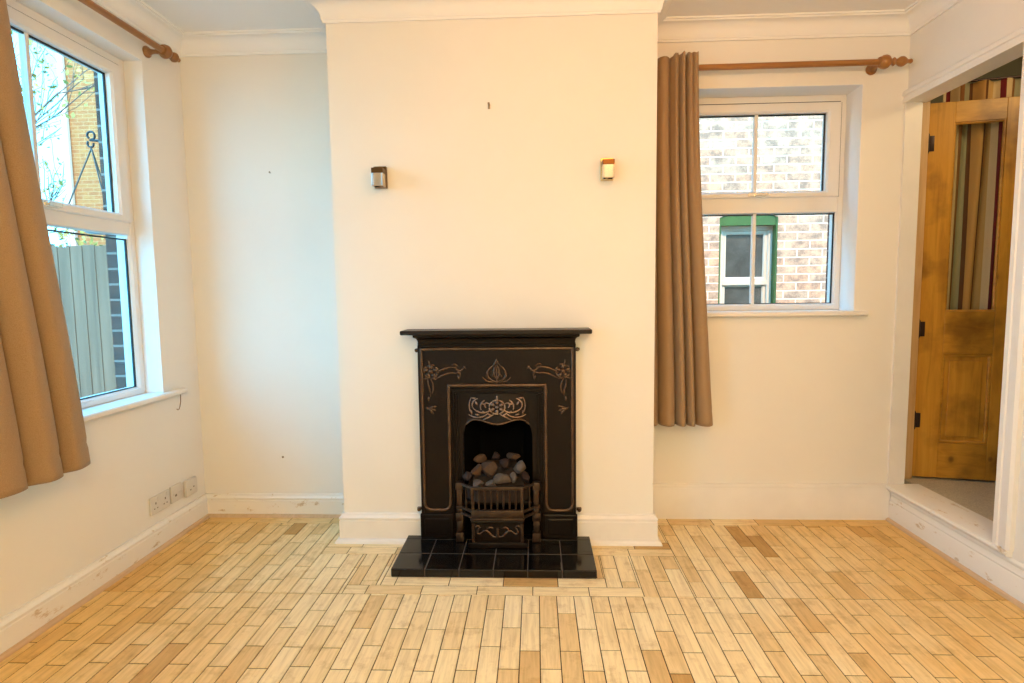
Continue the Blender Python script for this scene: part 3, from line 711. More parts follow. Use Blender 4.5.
# centre tulip
mb = MB()
for s in (-1, 1):
    rel(mb, mirror(bez((0, .795), (.052, .808), (.058, .846), (.018, .872)), s), .0042)
    rel(mb, mirror(bez((.016, .872), (.008, .880), (.003, .890), (0, .905)), s), .0036)
    rel(mb, mirror(bez((0, .808), (.018, .828), (.016, .856), (.002, .874)), s), .0035)
    rel(mb, mirror(bez((.004, .798), (.034, .790), (.054, .800), (.066, .820)), s), .0032)
    rel(mb, mirror(bez((0, .845), (.012, .840), (.020, .826), (.026, .816)), s), .0028)
rel(mb, [(CX, .868), (CX, .83), (CX, .792)], .0036)
mb.build('tulip_relief', M['iron_highlight'], fp, smooth=True, angle=70)
for s in (-1, 1):
    # corner rose
    mb = MB(); fx = .318; fz = .846
    rel_blob(mb, CX + s * (fx - .008), fz, .013, .012, d=.009)
    for k in range(5):
        a = PI / 2 + k * 2 * PI / 5
        rel(mb, mirror([(fx - .008 + .033 * math.cos(a + q), fz + (.031 + .003 * math.sin(3 * q)) * math.sin(a + q)) for q in [-.55 + .11 * w for w in range(11)]], s), .0042)
        rel_blob(mb, CX + s * (fx - .008 + .022 * math.cos(a)), fz + .021 * math.sin(a), .012, .009, d=.007, ang=a)
    rel(mb, mirror(bez((fx, fz + .026), (fx - .008, fz + .036), (fx + .006, fz + .042), (fx, fz + .052)), s), .0032)
    rel_blob(mb, CX + s * (fx - .020), fz - .034, .015, .005, d=.006, ang=s * .3); rel_blob(mb, CX + s * (fx + .018), fz - .033, .015, .005, d=.006, ang=-s * .3)
    mb.build('rose_relief', M['iron_highlight'], fp, smooth=True, angle=70)
    # whiplash stems towards the middle and down the side
    mb = MB()
    rel(mb, mirror(bez((fx - .028, fz - .010), (.262, .858), (.222, .874), (.186, .862)), s), .0040)
    rel(mb, mirror(bez((fx - .030, fz - .034), (.262, .826), (.228, .846), (.196, .838)), s), .0036)
    rel(mb, mirror(bez((.196, .862), (.172, .850), (.166, .832), (.178, .812)), s), .0036)
    rel(mb, mirror(bez((.196, .838), (.178, .840), (.160, .852), (.146, .874)), s), .0036)
    rel(mb, mirror(bez((.180, .870), (.196, .884), (.204, .884), (.210, .874)), s), .0032)
    rel_blob(mb, CX + s * .150, .864, .012, .005, d=.006, ang=s * .9); rel_blob(mb, CX + s * .176, .850, .013, .006, d=.006, ang=s * .2)
    rel_blob(mb, CX + s * .180, .816, .012, .005, d=.006, ang=s * 1.2)
    rel(mb, mirror(bez((fx + .006, fz - .036), (fx + .014, .775), (fx - .010, .765), (fx - .002, .728)), s), .0036)
    rel(mb, mirror(bez((fx - .004, fz - .036), (fx - .020, .790), (fx - .022, .762), (fx - .010, .742)), s), .0034)
    rel_blob(mb, CX + s * (fx + .006), .716, .006, .012, d=.006, ang=0)
    mb.build('stem_relief', M['iron_highlight'], fp, smooth=True, angle=70)
    # low leaf spray
    mb = MB(); lx, lz = .318, .668
    for k, (dx, dz) in enumerate(((-.030, .012), (-.028, -.008), (-.018, -.024), (.020, .004))):
        rel(mb, mirror(bez((lx + .014, lz), (lx + dx * .3, lz + dz * .2 + .006), (lx + dx * .7, lz + dz), (lx + dx, lz + dz)), s), .0046)
    mb.build('leaf_relief', M['iron_highlight'], fp, smooth=True, angle=70)
# hood reliefs: a rose with scrolling leaves
mb = MB()
def hy(x, z):
    t = (x - CX) / .150; q = (z - hood_z(x)) / max(.02, .738 - hood_z(x))
    return YI - .024 * max(0, 1 - t * t) * (1 - max(0, min(1, q)) * .75) - .003
def hrel(pts, r):
    k = len(pts); rs = [r * (.5 + .5 * math.sin(PI * (i + .6) / (k + .2))) for i in range(k)]
    mb.tube([(x, hy(x, z) - .002, z) for x, z in pts], rs, 8, flat=.8, flat_axis=(0, 1, 0))
def hblob(x, z, rx, rz, d=.008, ang=0): rel_blob(mb, x, z, rx, rz, hy(x, z) + .001, d, ang)
hblob(CX, .676, .011, .010, .013)
for k in range(6):
    a = k * PI / 3 + .5; hblob(CX + .023 * math.cos(a), .676 + .021 * math.sin(a), .013, .010, .011, a)
for k in range(7):
    a = k * 2 * PI / 7; hrel([(CX + .037 * math.cos(a + q), .676 + .032 * math.sin(a + q)) for q in (-.4, -.2, 0, .2, .4)], .006)
for s in (-1, 1):
    hrel(mirror(bez((.030, .664), (.060, .640), (.090, .650), (.112, .668)), s), .0055)
    hrel(mirror(bez((.112, .668), (.128, .690), (.110, .712), (.090, .716)), s), .0050)
    hrel(mirror(bez((.036, .690), (.056, .706), (.066, .684), (.052, .674)), s), .0055)
    hrel(mirror(bez((.040, .650), (.070, .620), (.108, .622), (.136, .640)), s), .0050)
    hrel(mirror(bez((.075, .662), (.084, .684), (.074, .700), (.058, .708)), s), .0050)
    hrel(mirror(bez((.120, .640), (.134, .664), (.138, .690), (.122, .722)), s), .0045)
    hrel(mirror(bez((.016, .642), (.036, .630), (.050, .624), (.066, .616)), s), .0050)
    for bx_, bz_, aa in ((.062, .652, .6), (.094, .640, .2), (.098, .694, 1.1), (.064, .690, .4), (.122, .652, 1.3), (.034, .640, .5), (.112, .718, .1)):
        hblob(CX + s * bx_, bz_, .013, .0065, .008, s * aa)
hrel([(CX, .704), (CX, .716), (CX, .728)], .006)
mb.build('rose_and_scroll_relief', M['iron_glint'], hood, smooth=True, angle=70)
# firebox: open-fronted sooty box inside the chimney
mb = MB(); a0, a1, b0, b1, c0, c1 = -.372, .002, -.3130, -.035, .039, .626
vs = [(a0, b0, c0), (a1, b0, c0), (a1 - .07, b1, c0), (a0 + .07, b1, c0), (a0, b0, c1), (a1, b0, c1), (a1 - .07, b1, c1), (a0 + .07, b1, c1)]
mb.add(vs, [(0, 1, 2, 3), (4, 5, 6, 7), (1, 2, 6, 5), (2, 3, 7, 6), (3, 0, 4, 7)])
mb.build('firebox', M['soot'], fp)

# hearth: slab edged and topped with twelve black tiles
hx0, hx1, hy0, hy1 = -.632, .252, -.672, -.3135
hb = thing('hearth', ((hx0 + hx1) / 2, (hy0 + hy1) / 2, 0), 'low black tiled hearth on the parquet before the fireplace', 'hearth')
MB().box(hx0 + .004, hx1 - .004, hy0 + .004, hy1, 0, .0360).build('slab', M['grout'], hb)
mb = MB(); tw = (hx1 - hx0) / 6; yr = [hy0, hy0 + .150, hy0 + .300, -.3735]
for i in range(6):
    for j in range(2):
        mb.box(hx0 + i * tw + .0012, hx0 + (i + 1) * tw - .0012, yr[j] + .0012, yr[j + 1] - .0012, .002, .0380, .0040)
for i in range(6):
    if -.395 < hx0 + i * tw + .07 < .03: continue
mb.box(hx0 + .0012, hx1 - .0012, yr[2] + .0012, -.3145, .002, .0375, .003)
mb.build('tiles', M['tile'], hb)

# ------------------------------------------------------------------ grate
gr = thing('fire_grate', (-.186, -.41, .0386), 'black iron basket grate holding coals in the fireplace opening', 'fire grate')
zg = .0386
xs0, xs1 = -.366, -.004           # posts
xc0, xc1 = -.297, -.070           # centre section
yp, yc = -.388, -.455
for x in (xs0, xs1):
    mb = MB()
    for z_a, z_b, hw, bv in ((0, .045, .020, .004), (.045, .100, .014, .003), (.100, .142, .019, .004), (.142, .160, .013, .003), (.160, .174, .017, .003), (.174, .250, .0125, .003), (.250, .287, .0185, .005)):
        mb.box(x - hw, x + hw, yp - hw, yp + hw, zg + z_a, zg + z_b + .0005, bv)
    mb.lathe((x, yp - .0125, zg + .121), (0, -1, 0), [(0, .014), (.007, .014), (.010, .006)], 12)
    mb.build('post', M['steel'], gr, smooth=True, angle=40)
topz = .317
mb = MB()
mb.box(xc0 - .008, xc1 + .008, yc - .007, yc + .009, topz - .008, topz + .008, .003)
for xa, xb in ((xs0, xc0), (xs1, xc1)): mb.tube([(xa, yp, topz + .002), (xb, yc, topz)], .0075, 8)
mb.box(xc0 - .008, xc1 + .008, yc - .010, yc + .012, .178, .216, .004); mb.box(xc0 - .012, xc1 + .012, yc - .016, yc + .012, .168, .180, .004)
for xa, xb in ((xs0, xc0), (xs1, xc1)): mb.tube([(xa, yp, .205), (xb, yc, .205)], .008, 8); mb.tube([(xa, yp, .178), (xb, yc, .178)], .008, 8)
mb.build('rail', M['steel'], gr, smooth=True, angle=40)
for x in (xc0, xc1): MB().box(x - .007, x + .007, yc - .008, yc + .008, zg, topz + .002, .003).build('corner_bar', M['steel'], gr)
for i in range(7):
    x = lerp(xc0, xc1, (i + 1) / 8); MB().tube([(x, yc + .001, .212), (x, yc + .001, topz - .004)], .0048, 8).build('bar', M['steel'], gr, smooth=True)
for xa, xb in ((xs0, xc0), (xs1, xc1)):
    x = lerp(xa, xb, .5); y = lerp(yp, yc, .5); MB().tube([(x, y, .200), (x, y, topz)], .0048, 8).build('bar', M['steel'], gr, smooth=True)
# ash cover plate with scroll
mb = MB()
mb.prism([(xc0 - .006, .062), (xc1 + .006, .062), (xc1 + .006, .160), (xc0 - .006, .160)], 'y', yc - .002, yc + .008)
mb.box(xc0 - .010, xc1 + .010, yc - .010, yc + .010, .152, .166, .004); mb.box(xc0 - .022, xc1 + .022, yc - .016, yc + .02, zg, .064, .004)
pl = mb.build('ash_plate', M['iron'], gr)
mb = MB(); mx_ = (xc0 + xc1) / 2
def sc_(pts, r): mb.tube([(mx_ + x, yc - .003, z) for x, z in pts], [r * (.5 + .5 * math.sin(PI * (i + .6) / (len(pts) + .2))) for i in range(len(pts))], 8, flat=.8, flat_axis=(0, 1, 0))
for s in (-1, 1):
    sc_([(s * x, z) for x, z in bez((.004, .092), (.030, .070), (.042, .140), (.072, .110))], .0065)
    sc_([(s * x, z) for x, z in bez((.072, .110), (.090, .088), (.104, .118), (.082, .132))], .0055)
    sc_([(s * x, z) for x, z in bez((.020, .126), (.034, .140), (.048, .132), (.050, .116))], .0050)
    sc_([(s * x, z) for x, z in bez((.080, .132), (.094, .146), (.106, .140), (.108, .124))], .0050)
sc_([(0, .086), (0, .108), (0, .134)], .008)
mb.build('scroll_relief', M['iron_highlight'], pl, smooth=True, angle=70)
# fire bed
mb = MB(); mb.prism([(xs0 + .03, yp + .04), (xc0 + .02, yc + .045), (xc1 - .02, yc + .045), (xs1 - .03, yp + .04), (xs1 - .04, -.14), (xs0 + .04, -.14)], 'z', .232, .292); mb.prism([(xs0 + .06, yp + .05), (xs1 - .06, yp + .05), (xs1 - .07, -.17), (xs0 + .07, -.17)], 'z', .2915, .335); mb.prism([(xs0 + .09, -.31), (xs1 - .09, -.31), (xs1 - .10, -.19), (xs0 + .10, -.19)], 'z', .3345, .372)
tag(mb.build('ash_bed', M['ash']), 'bed of grey ash and fine cinders filling the basket grate', 'ash', kind='stuff')
gb = MB().box(xs0 + .02, xs1 - .02, -.39, -.12, .215, .231, .003); gb.build('bottom_grid', M['iron'], gr)
for x in (xs0 + .03, xs1 - .03): MB().box(x - .008, x + .008, -.150, -.134, zg - .026, .216, .003).build('rear_leg', M['iron'], gr)
def coal(px, py, rx, rz, y, mat, label, seed, ry=None):
    rnd = random.Random(seed)
    dist = y + 3.0; k = 568 / dist
    x = -.1855 + (px - 497.2) / k; z = .318 + (484.5 - py) / k * 1.0
    x = -.1855 + (x + .1855)
    bm = bmesh.new(); bmesh.ops.create_icosphere(bm, subdivisions=3, radius=1)
    planes = [(Vector((rnd.gauss(0, 1), rnd.gauss(0, 1), rnd.gauss(0, 1))).normalized(), rnd.uniform(.48, .76)) for _ in range(13)]
    for v in bm.verts:
        p = v.co.copy()
        for n_, d_ in planes:
            e = p.dot(n_) - d_
            if e > 0: p -= n_ * e * .92
        p *= 1 + rnd.uniform(-.025, .025)
        v.co = Vector((p.x * rx, p.y * (ry or (rx + rz) / 2), p.z * rz)) * 1.55
    me = bpy.data.meshes.new('coal'); bm.to_mesh(me); bm.free(); me.materials.append(M[mat])
    me.polygons.foreach_set('use_smooth', [True] * len(me.polygons)); me.set_sharp_from_angle(angle=math.radians(28))
    ob = bpy.data.objects.new('coal', me); COL.objects.link(ob); ob.location = (x, y, z)
    return tag(ob, label, 'coal', 'coals heaped in the grate')
coal(503.5, 478.0, .031, .019, -.410, 'coal_ash', 'large pale grey coal lying at the front centre of the heap', 1)
coal(514.0, 478.0, .015, .020, -.405, 'coal_ash', 'small upright grey coal just right of the large pale one', 2)
coal(489.5, 470.0, .031, .029, -.370, 'coal_brown', 'big yellow brown coal in the middle of the heap', 3)
coal(475.5, 473.0, .020, .027, -.375, 'coal_brown', 'yellow brown coal left of the big middle one', 4)
coal(478.0, 482.5, .025, .014, -.412, 'coal_ash', 'flat white ashy coal at the front left over the rail', 5)
coal(490.5, 482.5, .022, .014, -.418, 'coal_ash', 'flat white ashy coal at the front below the big brown one', 6)
coal(520.0, 469.0, .026, .021, -.360, 'coal_ash', 'tilted pale coal at the right shoulder of the heap', 7)
coal(512.5, 461.5, .026, .016, -.315, 'coal_brown', 'pinkish brown coal at the top right of the heap', 8)
coal(479.0, 462.5, .026, .018, -.315, 'coal_brown', 'brown coal at the top left of the heap', 9)
coal(504.5, 468.5, .023, .021, -.330, 'coal_red', 'dark red coal deep between the brown and pale ones', 10)
coal(466.5, 478.0, .021, .018, -.370, 'coal_red', 'small dark coal at the far left of the heap', 11)
coal(525.5, 478.5, .019, .019, -.380, 'coal_red', 'dark coal at the far right beside the post', 12)
coal(494.5, 463.5, .020, .016, -.290, 'coal_red', 'dark brown coal at the back between the two top ones', 13)

# ------------------------------------------------------------------ wall lights
def wall_light(x, z, label, side_mat):
    y0 = -D - .0008
    r = thing('wall_light', (x, y0, z), label, 'wall light', 'wall lights on the chimney breast')
    MB().box(x - .029, x + .029, y0 - .022, y0, z - .049, z + .049, .002).build('back_plate', side_mat, r)
    MB().box(x - .027, x + .027, y0 - .076, y0 - .020, z + .010, z + .033, .002).build('cap', M['bronze'], r)
    # open square glass cup with thick walls
    mb = MB(); q = .0265; w = .006; ya, yb = y0 - .075, y0 - .023
    mb.box(x - q, x - q + w, ya, yb, z - .048, z + .011, .0015); mb.box(x + q - w, x + q, ya, yb, z - .048, z + .011, .0015)
    mb.box(x - q + w, x + q - w, ya, ya + w, z - .048, z + .011, .0015); mb.box(x - q + w, x + q - w, yb - w, yb, z - .048, z + .011, .0015)
    mb.build('glass_cup', M['cupglass'], r)
    MB().lathe((x, y0 - .049, z + .010), (0, 0, -1), [(0, .010), (.02, .010), (.026, .013), (.045, .012), (.05, .004)], 14).build('bulb', M['chrome'], r, smooth=True)
wall_light(-.714, 1.752, 'small square metal and glass wall light left of the picture nail', M['bronze'])
wall_light(.330, 1.768, 'small square wall light, its plate painted as lit yellow, on the right of the breast', M['brass'])  # plate coloured yellow as if lamp-lit, unlike the dark left one
# picture nail and marks
mb = MB().lathe((-.206, -D - .0005, 2.066), (0, -1, .25), [(0, .0022), (.020, .0022), (.0205, .0052), (.0225, .0052)], 10).box(-.211, -.201, -D - .004, -D - .0006, 2.052, 2.074, .001)
tag(mb.build('picture_hook', M['nailm'], smooth=True), 'tiny picture hook high on the chimney breast between the wall lights', 'picture hook')
mb = MB().lathe((-1.384, .0045, 1.851), (0, -1, .2), [(0, .002), (.014, .002), (.0145, .0048), (.0165, .0048)], 10)
tag(mb.build('nail', M['nailm'], smooth=True), 'small nail high on the left alcove wall', 'nail')
mb = MB().lathe((-1.389, -.0005, .330), (0, -1, 0), [(0, .006), (.002, .006), (.003, .0045), (.0055, .0035)], 10)
tag(mb.build('wall_plug', M['nailm'], smooth=True), 'dark screw plug low on the left alcove wall', 'screw')
# loose wire below the left sill
pts = [(-.166, .716), (-.168, .690), (-.170, .670), (-.178, .648), (-.186, .636), (-.196, .634), (-.204, .640)]
tag(MB().tube([(XL + .0016, y, z) for y, z in pts], .0022, 6).build('wire', M['wire'], smooth=True), 'short brown wire hanging from the end of the left sill', 'wire')

# ------------------------------------------------------------------ sockets on the left wall (faces +X)
def socket(y0, y1, z0, z1, label, kind):
    r = thing('wall_socket', (XL, (y0 + y1) / 2, z0), label, 'socket', 'socket plates above the left skirting')
    x = XL + .0006; fx = x + .010
    if kind == 'box':
        MB().box(x, x + .022, y0, y1, z0, z1, .008).build('plate', M['plastic'], r, smooth=True)
        fx = x + .022
        MB().box(fx - .001, fx + .0012, y0 + .028, y0 + .036, z0 + .030, z0 + .036, 0).box(fx - .001, fx + .0012, y0 + .055, y0 + .063, z0 + .040, z0 + .046).build('screw', M['dark'], r)
        return r
    MB().box(x, fx, y0, y1, z0, z1, .0025).build('plate', M['plastic'], r)
    if kind == 'double':
        w = (y1 - y0) / 2; cs = [y0 + w * .5, y0 + w * 1.5]
        for c in cs:
            mb = MB()
            mb.box(fx - .001, fx + .0008, c - .0035, c + .0035, z0 + .046, z0 + .056)
            for s in (-1, 1): mb.box(fx - .001, fx + .0008, c + s * .011 - .0035, c + s * .011 + .0035, z0 + .024, z0 + .029)
            mb.build('pin_holes', M['dark'], r)
            MB().box(fx - .002, fx + .003, c + .018 - .006, c + .018 + .006, z1 - .027, z1 - .008, .0015).build('switch', M['plastic'], r)
    else:
        c = (y0 + y1) / 2
        MB().box(fx - .002, fx + .004, y0 + .012, y1 - .012, z0 + .040, z0 + .046, .001).build('ridge', M['plastic'], r)
        MB().box(fx - .001, fx + .0010, c - .016, c - .002, z0 + .028, z0 + .038).build('port', M['dark'], r)
    return r
socket(-.455, -.315, .176, .262, 'wide double wall socket, leftmost of the three above the skirting', 'double')
socket(-.303, -.214, .178, .264, 'square single wall plate between the double socket and the corner box', 'single')
socket(-.196, -.100, .170, .258, 'rounded surface mounted wall box nearest the alcove corner', 'box')

# ------------------------------------------------------------------ hall beyond the doorway
struct(MB().box(1.9965, 3.1, -1.8, .85, .05, .186).box(X2 + .0005, 1.9965, -1.8, -.7785, .05, .186).box(X2 + .0375, 1.9965, -.005, 0.85, .05, .186).build('floor_hall', M['carpet']), 'greyish brown carpet in the hall beyond the white threshold', 'carpet')
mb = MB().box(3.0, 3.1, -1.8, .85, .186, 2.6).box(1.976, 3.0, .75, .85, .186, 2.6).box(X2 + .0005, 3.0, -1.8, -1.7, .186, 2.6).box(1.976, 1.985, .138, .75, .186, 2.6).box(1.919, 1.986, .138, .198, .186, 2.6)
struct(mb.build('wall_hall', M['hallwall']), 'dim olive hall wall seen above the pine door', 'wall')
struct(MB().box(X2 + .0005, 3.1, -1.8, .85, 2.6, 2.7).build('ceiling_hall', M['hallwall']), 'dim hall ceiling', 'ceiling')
# door post
struct(MB().box(1.930, 2.020, .085, .135, .1865, 2.175, .002).build('trim_6', M['pine_trim']), 'pale pine post the door is hinged to', 'door post')
# pine four panel door, slightly open
ang = math.radians(-12)
DM = Matrix.Translation((2.029, .100, .197)) @ Matrix.Rotation(ang, 4, 'Z')
dr = thing('door_1', (2.029, .100, .197), 'waxed knotty pine door with glazed upper panels, ajar in the hall', 'door', kind='structure')
DW, DH, DT = .785, 1.957, .040
st = .115; p1 = .338; p2 = .447; p3 = DW - st
zl0, zl1, zu0, zu1 = .190, .668, .890, 1.853
def dbox(mb, a0, a1, c0, c1, t0=0, t1=DT, bev=.002): mb.box(a0, a1, t0, t1, c0, c1, bev)
mb = MB()
for a, b in ((0, st), (p3, DW)): dbox(mb, a, b, 0, DH)
dbox(mb, p1, p2, .0, DH)
mb.xf(DM).build('stile', M['pine'], dr, origin=(2.029, .100, .197))
mb = MB()
for c0, c1 in ((0, zl0), (zl1, zu0), (zu1, DH)):
    dbox(mb, st, p1, c0, c1, .001, DT - .001); dbox(mb, p2, p3, c0, c1, .001, DT - .001)
mb.xf(DM).build('rail', M['pine_rail'], dr, origin=(2.029, .100, .197))
def mould(mb, a0, a1, c0, c1, w=.014, t0=.001, t1=.016):
    P = lambda a, t, z: (a, t, z)
    frame_ring(mb, P, a0, a1, c0, c1, w, t0 + .004, t1, .002)
for a0, a1 in ((st, p1), (p2, p3)):
    MB().box(a0 - .004, a1 + .004, .016, .024, zl0 - .004, zl1 + .004).box(a0 + .035, a1 - .035, .009, .0165, zl0 + .035, zl1 - .035, .004).xf(DM).build('panel', M['pine'], dr, origin=(2.029, .100, .197))
    mb = MB(); mould(mb, a0, a1, zl0, zl1); mb.xf(DM).build('moulding', M['pine_rail'], dr, origin=(2.029, .100, .197))
    MB().box(a0 - .002, a1 + .002, .018, .022, zu0 - .002, zu1 + .002).xf(DM).build('pane', M['glass'], dr)
    mb = MB(); mould(mb, a0, a1, zu0, zu1, .010); mb.xf(DM).build('moulding', M['pine_rail'], dr, origin=(2.029, .100, .197))
for z in (.31, .80, 1.755):
    mb = MB().lathe((-.006, -.007, z - .042), (0, 0, 1), [(-.012, .003), (-.006, .006), (0, .0085), (.084, .0085), (.090, .006), (.096, .003)], 12).box(-.030, -.004, -.004, .0005, z - .038, z + .038, .0008).box(.0, .026, -.0030, .0008, z - .040, z + .038, .0008)
    mb.xf(DM).build('hinge', M['hinge'], dr, smooth=True)
mb = MB().lathe((DW - .055, -.002, .78), (0, -1, 0), [(0, .024), (.005, .024), (.008, .010), (.03, .010), (.036, .022), (.05, .027), (.062, .020), (.066, .004)], 16)
mb.xf(DM).build('door_knob', M['brass'], dr, smooth=True)
# striped curtain hung behind the door
def dcurt(u, v):
    a = lerp(.10 - .01 * v, .80, u); z = lerp(2.075, .03, v)
    b = .105 + .018 * math.sin(u * 2 * PI * 7 + 1.2 * math.sin(v * 3)) + .006 * math.sin(u * 40 + v * 4)
    a += .012 * math.sin(v * 2.4 + u * 9) * v
    p = DM @ Vector((a, b, z)); return tuple(p)
dc = thing('door_curtain', (2.43, .16, .22), 'striped brown and cream curtain hanging behind the glazed pine door', 'curtain')
cloth('fabric', dcurt, 160, 40, M['stripes'], uvscale=3.0, parent=dc, origin=(2.43, .16, .22))
MB().tube([DM @ Vector((.06, .105, 2.082)), DM @ Vector((.84, .105, 2.082))], .007, 10).build('rail', M['hinge'], dc, smooth=True)

# ------------------------------------------------------------------ outside
struct(MB().box(-14, 9, -9, 14, -.35, -.25).build('ground', M['render']), 'pale paved ground outside the windows', 'ground')
# neighbour across the side passage
nb = thing('neighbour_house', (2.0, 2.5, -.25), 'pale mottled brick house wall across the passage, seen through right window', 'building')
YN = 2.30; nx0, nx1, nz0, nz1 = 1.668, 2.188, .30, 1.868
mb = MB()
wall_with_hole(mb, 'x', -2.6, 6.0, -.25, 4.2, YN, YN + .22, [(nx0, nx1, nz0, 1.93)])
# segmental head above the opening
seg = [(nx0 + (nx1 - nx0) * i / 12, nz1 - .005 + .06 * math.sin(PI * i / 12)) for i in range(13)]
mb.prism(seg + [(nx1, 1.94), (nx0, 1.94)], 'y', YN, YN + .22)
mb.build('wall', M['brick_alley'], nb)
wn = MB()
seg2 = [(x, z - .001) for x, z in seg]
wn.prism(seg2 + [(nx1, nz1 - .075), (nx0, nz1 - .075)], 'y', YN + .012, YN + .15)
wn.box(nx0, nx0 + .014, YN + .004, YN + .15, nz0, nz1 - .002); wn.box(nx1 - .014, nx1, YN + .004, YN + .15, nz0, nz1 - .002)
wf = wn.build('green_surround', M['green'], nb)
Pn = lambda a, t, z: (a, YN + .075 + t, z)
f_ = frame_ring(MB(), Pn, nx0 + .014, nx1 - .014, nz0, nz1 - .075, (.045, .045, .06, .045), 0, .07)
f_.box(nx0 + .05, nx1 - .05, YN + .08, YN + .14, 1.255, 1.300, .003)
fr = f_.build('window_frame', M['whitepaint'], nb)
s2 = frame_ring(MB(), Pn, nx0 + .058, nx1 - .058, 1.298, nz1 - .119, (.034, .034, .03, .034), .012, .05)
s2.build('sash', M['whitepaint'], fr)
s3 = frame_ring(MB(), Pn, nx0 + .058, nx1 - .058, nz0 + .058, 1.258, (.034, .034, .05, .02), .022, .06); s3.build('sash', M['whitepaint'], fr)
MB().box(nx0 + .085, nx1 - .085, YN + .112, YN + .117, nz0 + .1, 1.26).box(nx0 + .085, nx1 - .085, YN + .105, YN + .110, 1.32, nz1 - .13).build('glass', M['dimglass'], fr)
MB().box(nx0 - .05, nx1 + .05, YN - .04, YN + .10, nz0 - .06, nz0, .005).build('sill', M['whitepaint'], nb)
MB().box(-2.7, 6.1, YN - .12, YN + .9, 4.2, 4.3).build('roof', M['rooftile'], nb)
# boundary fence beyond the left window
fn = thing('garden_fence', (-6.2, 3.4, -.25), 'weathered grey green close board fence beyond the left window', 'fence')
mb = MB(); x = -9.6
while x < -2.9:
    mb.box(x, x + .138, 3.40 - .006, 3.40 + .016, -.2, 1.80 + random.uniform(-.012, .012), .003); mb.box(x + .108, x + .146, 3.385, 3.40, -.2, 1.80 + random.uniform(-.01, .01), .003); x += .147
mb.build('boards', M['fence'], fn)
mb = MB().box(-9.6, -2.9, 3.417, 3.46, .2, .29).box(-9.6, -2.9, 3.417, 3.46, 1.45, 1.54); mb.build('rail', M['fence'], fn)
for x in (-9.5, -7.6, -5.7, -3.8): MB().box(x - .05, x + .05, 3.461, 3.56, -.25, 1.84, .006).build('post', M['fence'], fn)
# yellow brick house further off
yb = thing('brick_house', (-5.9, 10.6, -.25), 'yellow orange brick house side beyond the fence, behind the hanging basket', 'building')
MB().box(-9.23, -2.6, 8.2, 13.0, -.25, 7.2).build('wall', M['brick_yellow'], yb)
MB().prism([(7.9, 7.2), (13.3, 7.2), (10.6, 9.8)], 'x', -9.45, -2.4).build('roof', M['rooftile'], yb)
MB().box(-9.25, -9.14, 8.1, 8.19, -.2, 7.1, .02).build('downpipe', M['whitepaint'], yb)
# tree
def tree(loc, label, height, seed, leaves, r0):
    rnd = random.Random(seed); root = thing('tree', loc, label, 'tree')
    br = MB(); tr = MB(); lf = MB(); base = Vector(loc)
    def grow(p, d, ln, r, lvl):
        pts = [p]; rs = [r]; n = 5
        for i in range(n):
            d = (d + Vector((rnd.gauss(0, .13), rnd.gauss(0, .13), rnd.gauss(.05, .08)))).normalized(); p = p + d * ln / n; pts.append(p); rs.append(r * (1 - .45 * (i + 1) / n))
        (tr if lvl == 0 else br).tube(pts, rs, 6 if lvl < 2 else 4)
        if lvl >= 3:
            for q in pts[1:]:
                if rnd.random() < leaves:
                    for _ in range(3):
                        c = q + Vector((rnd.gauss(0, .07), rnd.gauss(0, .07), rnd.gauss(0, .07))); a = Vector((rnd.gauss(0, 1), rnd.gauss(0, 1), rnd.gauss(0, 1))).normalized(); b = a.orthogonal().normalized()
                        s_ = rnd.uniform(.03, .06); lf.add([c - a * s_, c + b * s_ * .5, c + a * s_, c - b * s_ * .5], [(0, 1, 2, 3)])
            return
        for k in range((8, 6, 5)[lvl]):
            i = rnd.randint(2 if lvl == 0 else 1, n); ax = Vector((rnd.gauss(0, 1), rnd.gauss(0, 1), rnd.gauss(0, .3))).normalized()
            grow(pts[i], (d * .95 + ax * .62).normalized(), ln * rnd.uniform(.5, .75), rs[i] * .62, lvl + 1)
    grow(base, Vector((.02, 0, 1)), height * .5, r0, 0)
    tr.build('trunk', M['bark'], root, smooth=True); br.build('branches', M['bark'], root, smooth=True)
    if lf.v: lf.build('leaves', M['leaf'], root)
    return root
tree((-7.02, 5.0, -.25), 'nearly bare tree with a few yellow leaves beyond the left window', 6.6, 5, .40, .060)
tree((-11.6, 8.6, -.25), 'farther thin tree left of the yellow brick house', 7.0, 11, .35, .08)
tree((-6.15, 5.0, -.25), 'twiggy shrub showing just above the fence top', 2.7, 23, .25, .03)
# hanging basket bracket on the outside wall
hbk = thing('hanging_basket', (-2.0755, -.15, 2.0), 'black scroll bracket holding a hanging basket on chains outside left window', 'hanging basket')
xw = -2.0755; yb_ = -.15
mb = MB().box(xw - .006, xw, yb_ - .012, yb_ + .012, 1.90, 2.05, .002)
mb.tube([(xw - .003, yb_, 1.985), (xw - .10, yb_, 1.995), (xw - .155, yb_, 2.00)], .006, 8)
sp = []
for i in range(22):
    a = -PI * .2 + i / 21 * PI * 1.5; r = lerp(.024, .014, i / 21); sp.append((xw - .155 + r * math.cos(a) * 1.0 + .004, yb_, 2.022 + r * math.sin(a)))
mb.tube([(xw - .155, yb_, 2.0)] + sp, .0050, 8)
sp = []
for i in range(18):
    a = PI * .75 + i / 17 * PI * 1.35; r = lerp(.020, .012, i / 17); sp.append((xw - .150 + r * math.cos(a), yb_, 1.981 + r * math.sin(a)))
mb.tube(sp, .0048, 8)
mb.build('bracket', M['wrought'], hbk, smooth=True)
cx_, cz_ = xw - .150, 1.960
for k in range(3):
    a = PI * .5 + k * 2 * PI / 3
    MB().tube([(cx_, yb_, cz_), (cx_ + .13 * math.cos(a), yb_ + .13 * math.sin(a), 1.625)], .0038, 6).build('chain', M['chainm'], hbk)
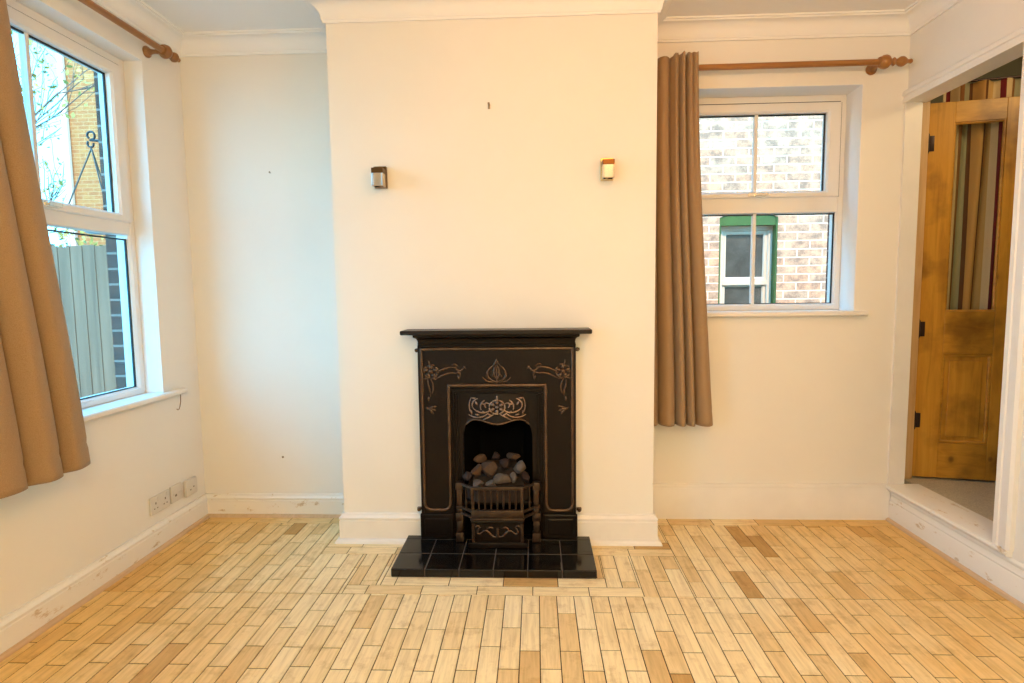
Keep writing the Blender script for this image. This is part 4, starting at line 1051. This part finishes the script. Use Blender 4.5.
MB().lathe((cx_, yb_, 1.535), (0, 0, 1), [(0, .04), (.03, .09), (.07, .125), (.09, .13), (.092, .12), (.075, .115)], 20).build('basket', M['moss'], hbk, smooth=True)

# ------------------------------------------------------------------ light
w = bpy.data.worlds.new('World'); SC.world = w; w.use_nodes = True
bg = w.node_tree.nodes['Background']
sky = N(w.node_tree, 'ShaderNodeTexCoord'); sz = N(w.node_tree, 'ShaderNodeSeparateXYZ'); L(w.node_tree, sky.outputs['Generated'], sz.inputs[0])
rr = ramp(w.node_tree, [(0, (.17, .66, 1.0)), (.3, (.115, .57, 1.0)), (1, (.10, .53, 1.0))]); L(w.node_tree, sz.outputs['Z'], rr.inputs['Fac'])
L(w.node_tree, rr.outputs['Color'], bg.inputs['Color']); bg.inputs['Strength'].default_value = 9.6
def point(name, loc, e, col, r):
    l = bpy.data.lights.new(name, 'POINT'); l.energy = e; l.color = col; l.shadow_soft_size = r
    o = bpy.data.objects.new(name, l); COL.objects.link(o); o.location = loc; return o
point('ceiling_and_fill_lamp', (.55, -1.65, 2.2), 17, (1, .26, .02), .10)
point('ceiling_and_fill_lamp', (.20, -3.7, 1.9), 72, (1, .74, .34), .14)  # rear one is an added fill light, evening out the room
point('hall_fill_light', (2.55, -.75, 2.35), 13, (1, .74, .42), .08)  # added unseen light that brightens the pine door and hall
sl = bpy.data.lights.new('sun', 'SUN'); sl.energy = 8.0; sl.color = (1, .70, .42); sl.angle = math.radians(3)
so = bpy.data.objects.new('sun', sl); COL.objects.link(so); so.rotation_euler = Vector((-.30, 1, -1.15)).to_track_quat('-Z', 'Y').to_euler()
def portal(loc, rot, sx, sy):
    l = bpy.data.lights.new('window_daylight', 'AREA'); l.shape = 'RECTANGLE'; l.size = sx; l.size_y = sy; l.cycles.is_portal = True
    o = bpy.data.objects.new('window_daylight', l); COL.objects.link(o); o.location = loc; o.rotation_euler = rot
portal((-2.09, -.80, 1.53), (0, math.radians(-90), 0), 1.6, 1.03)
portal((-2.09, -3.4, 1.53), (0, math.radians(-90), 0), 1.6, 1.32)  # portal of the added window
portal((1.178, .31, 1.66), (math.radians(-90), 0, 0), .93, 1.15)

# ------------------------------------------------------------------ camera
f_px, pitch, yaw, roll = 569.86, .0867, .0421, -.0116
F = Vector((-math.sin(yaw) * math.cos(pitch), math.cos(yaw) * math.cos(pitch), -math.sin(pitch)))
R = Vector((math.cos(yaw), math.sin(yaw), 0)); U_ = R.cross(F)
c, s = math.cos(roll), math.sin(roll)
R2 = R * c + U_ * s; U2 = U_ * c - R * s
cam = bpy.data.cameras.new('camera'); cam.sensor_width = 36; cam.sensor_fit = 'HORIZONTAL'; cam.lens = 36 * f_px / 1024; cam.clip_start = .02; cam.clip_end = 200
co = bpy.data.objects.new('camera', cam); COL.objects.link(co)
mw = Matrix((R2, U2, -F)).transposed().to_4x4(); mw.translation = Vector((0, -3.0, 1.216)); co.matrix_world = mw
SC.camera = co
vs_ = SC.view_settings; vs_.view_transform = 'Standard'; vs_.look = 'None'; vs_.gamma = 1; vs_.use_curve_mapping = False; vs_.exposure = -0.05
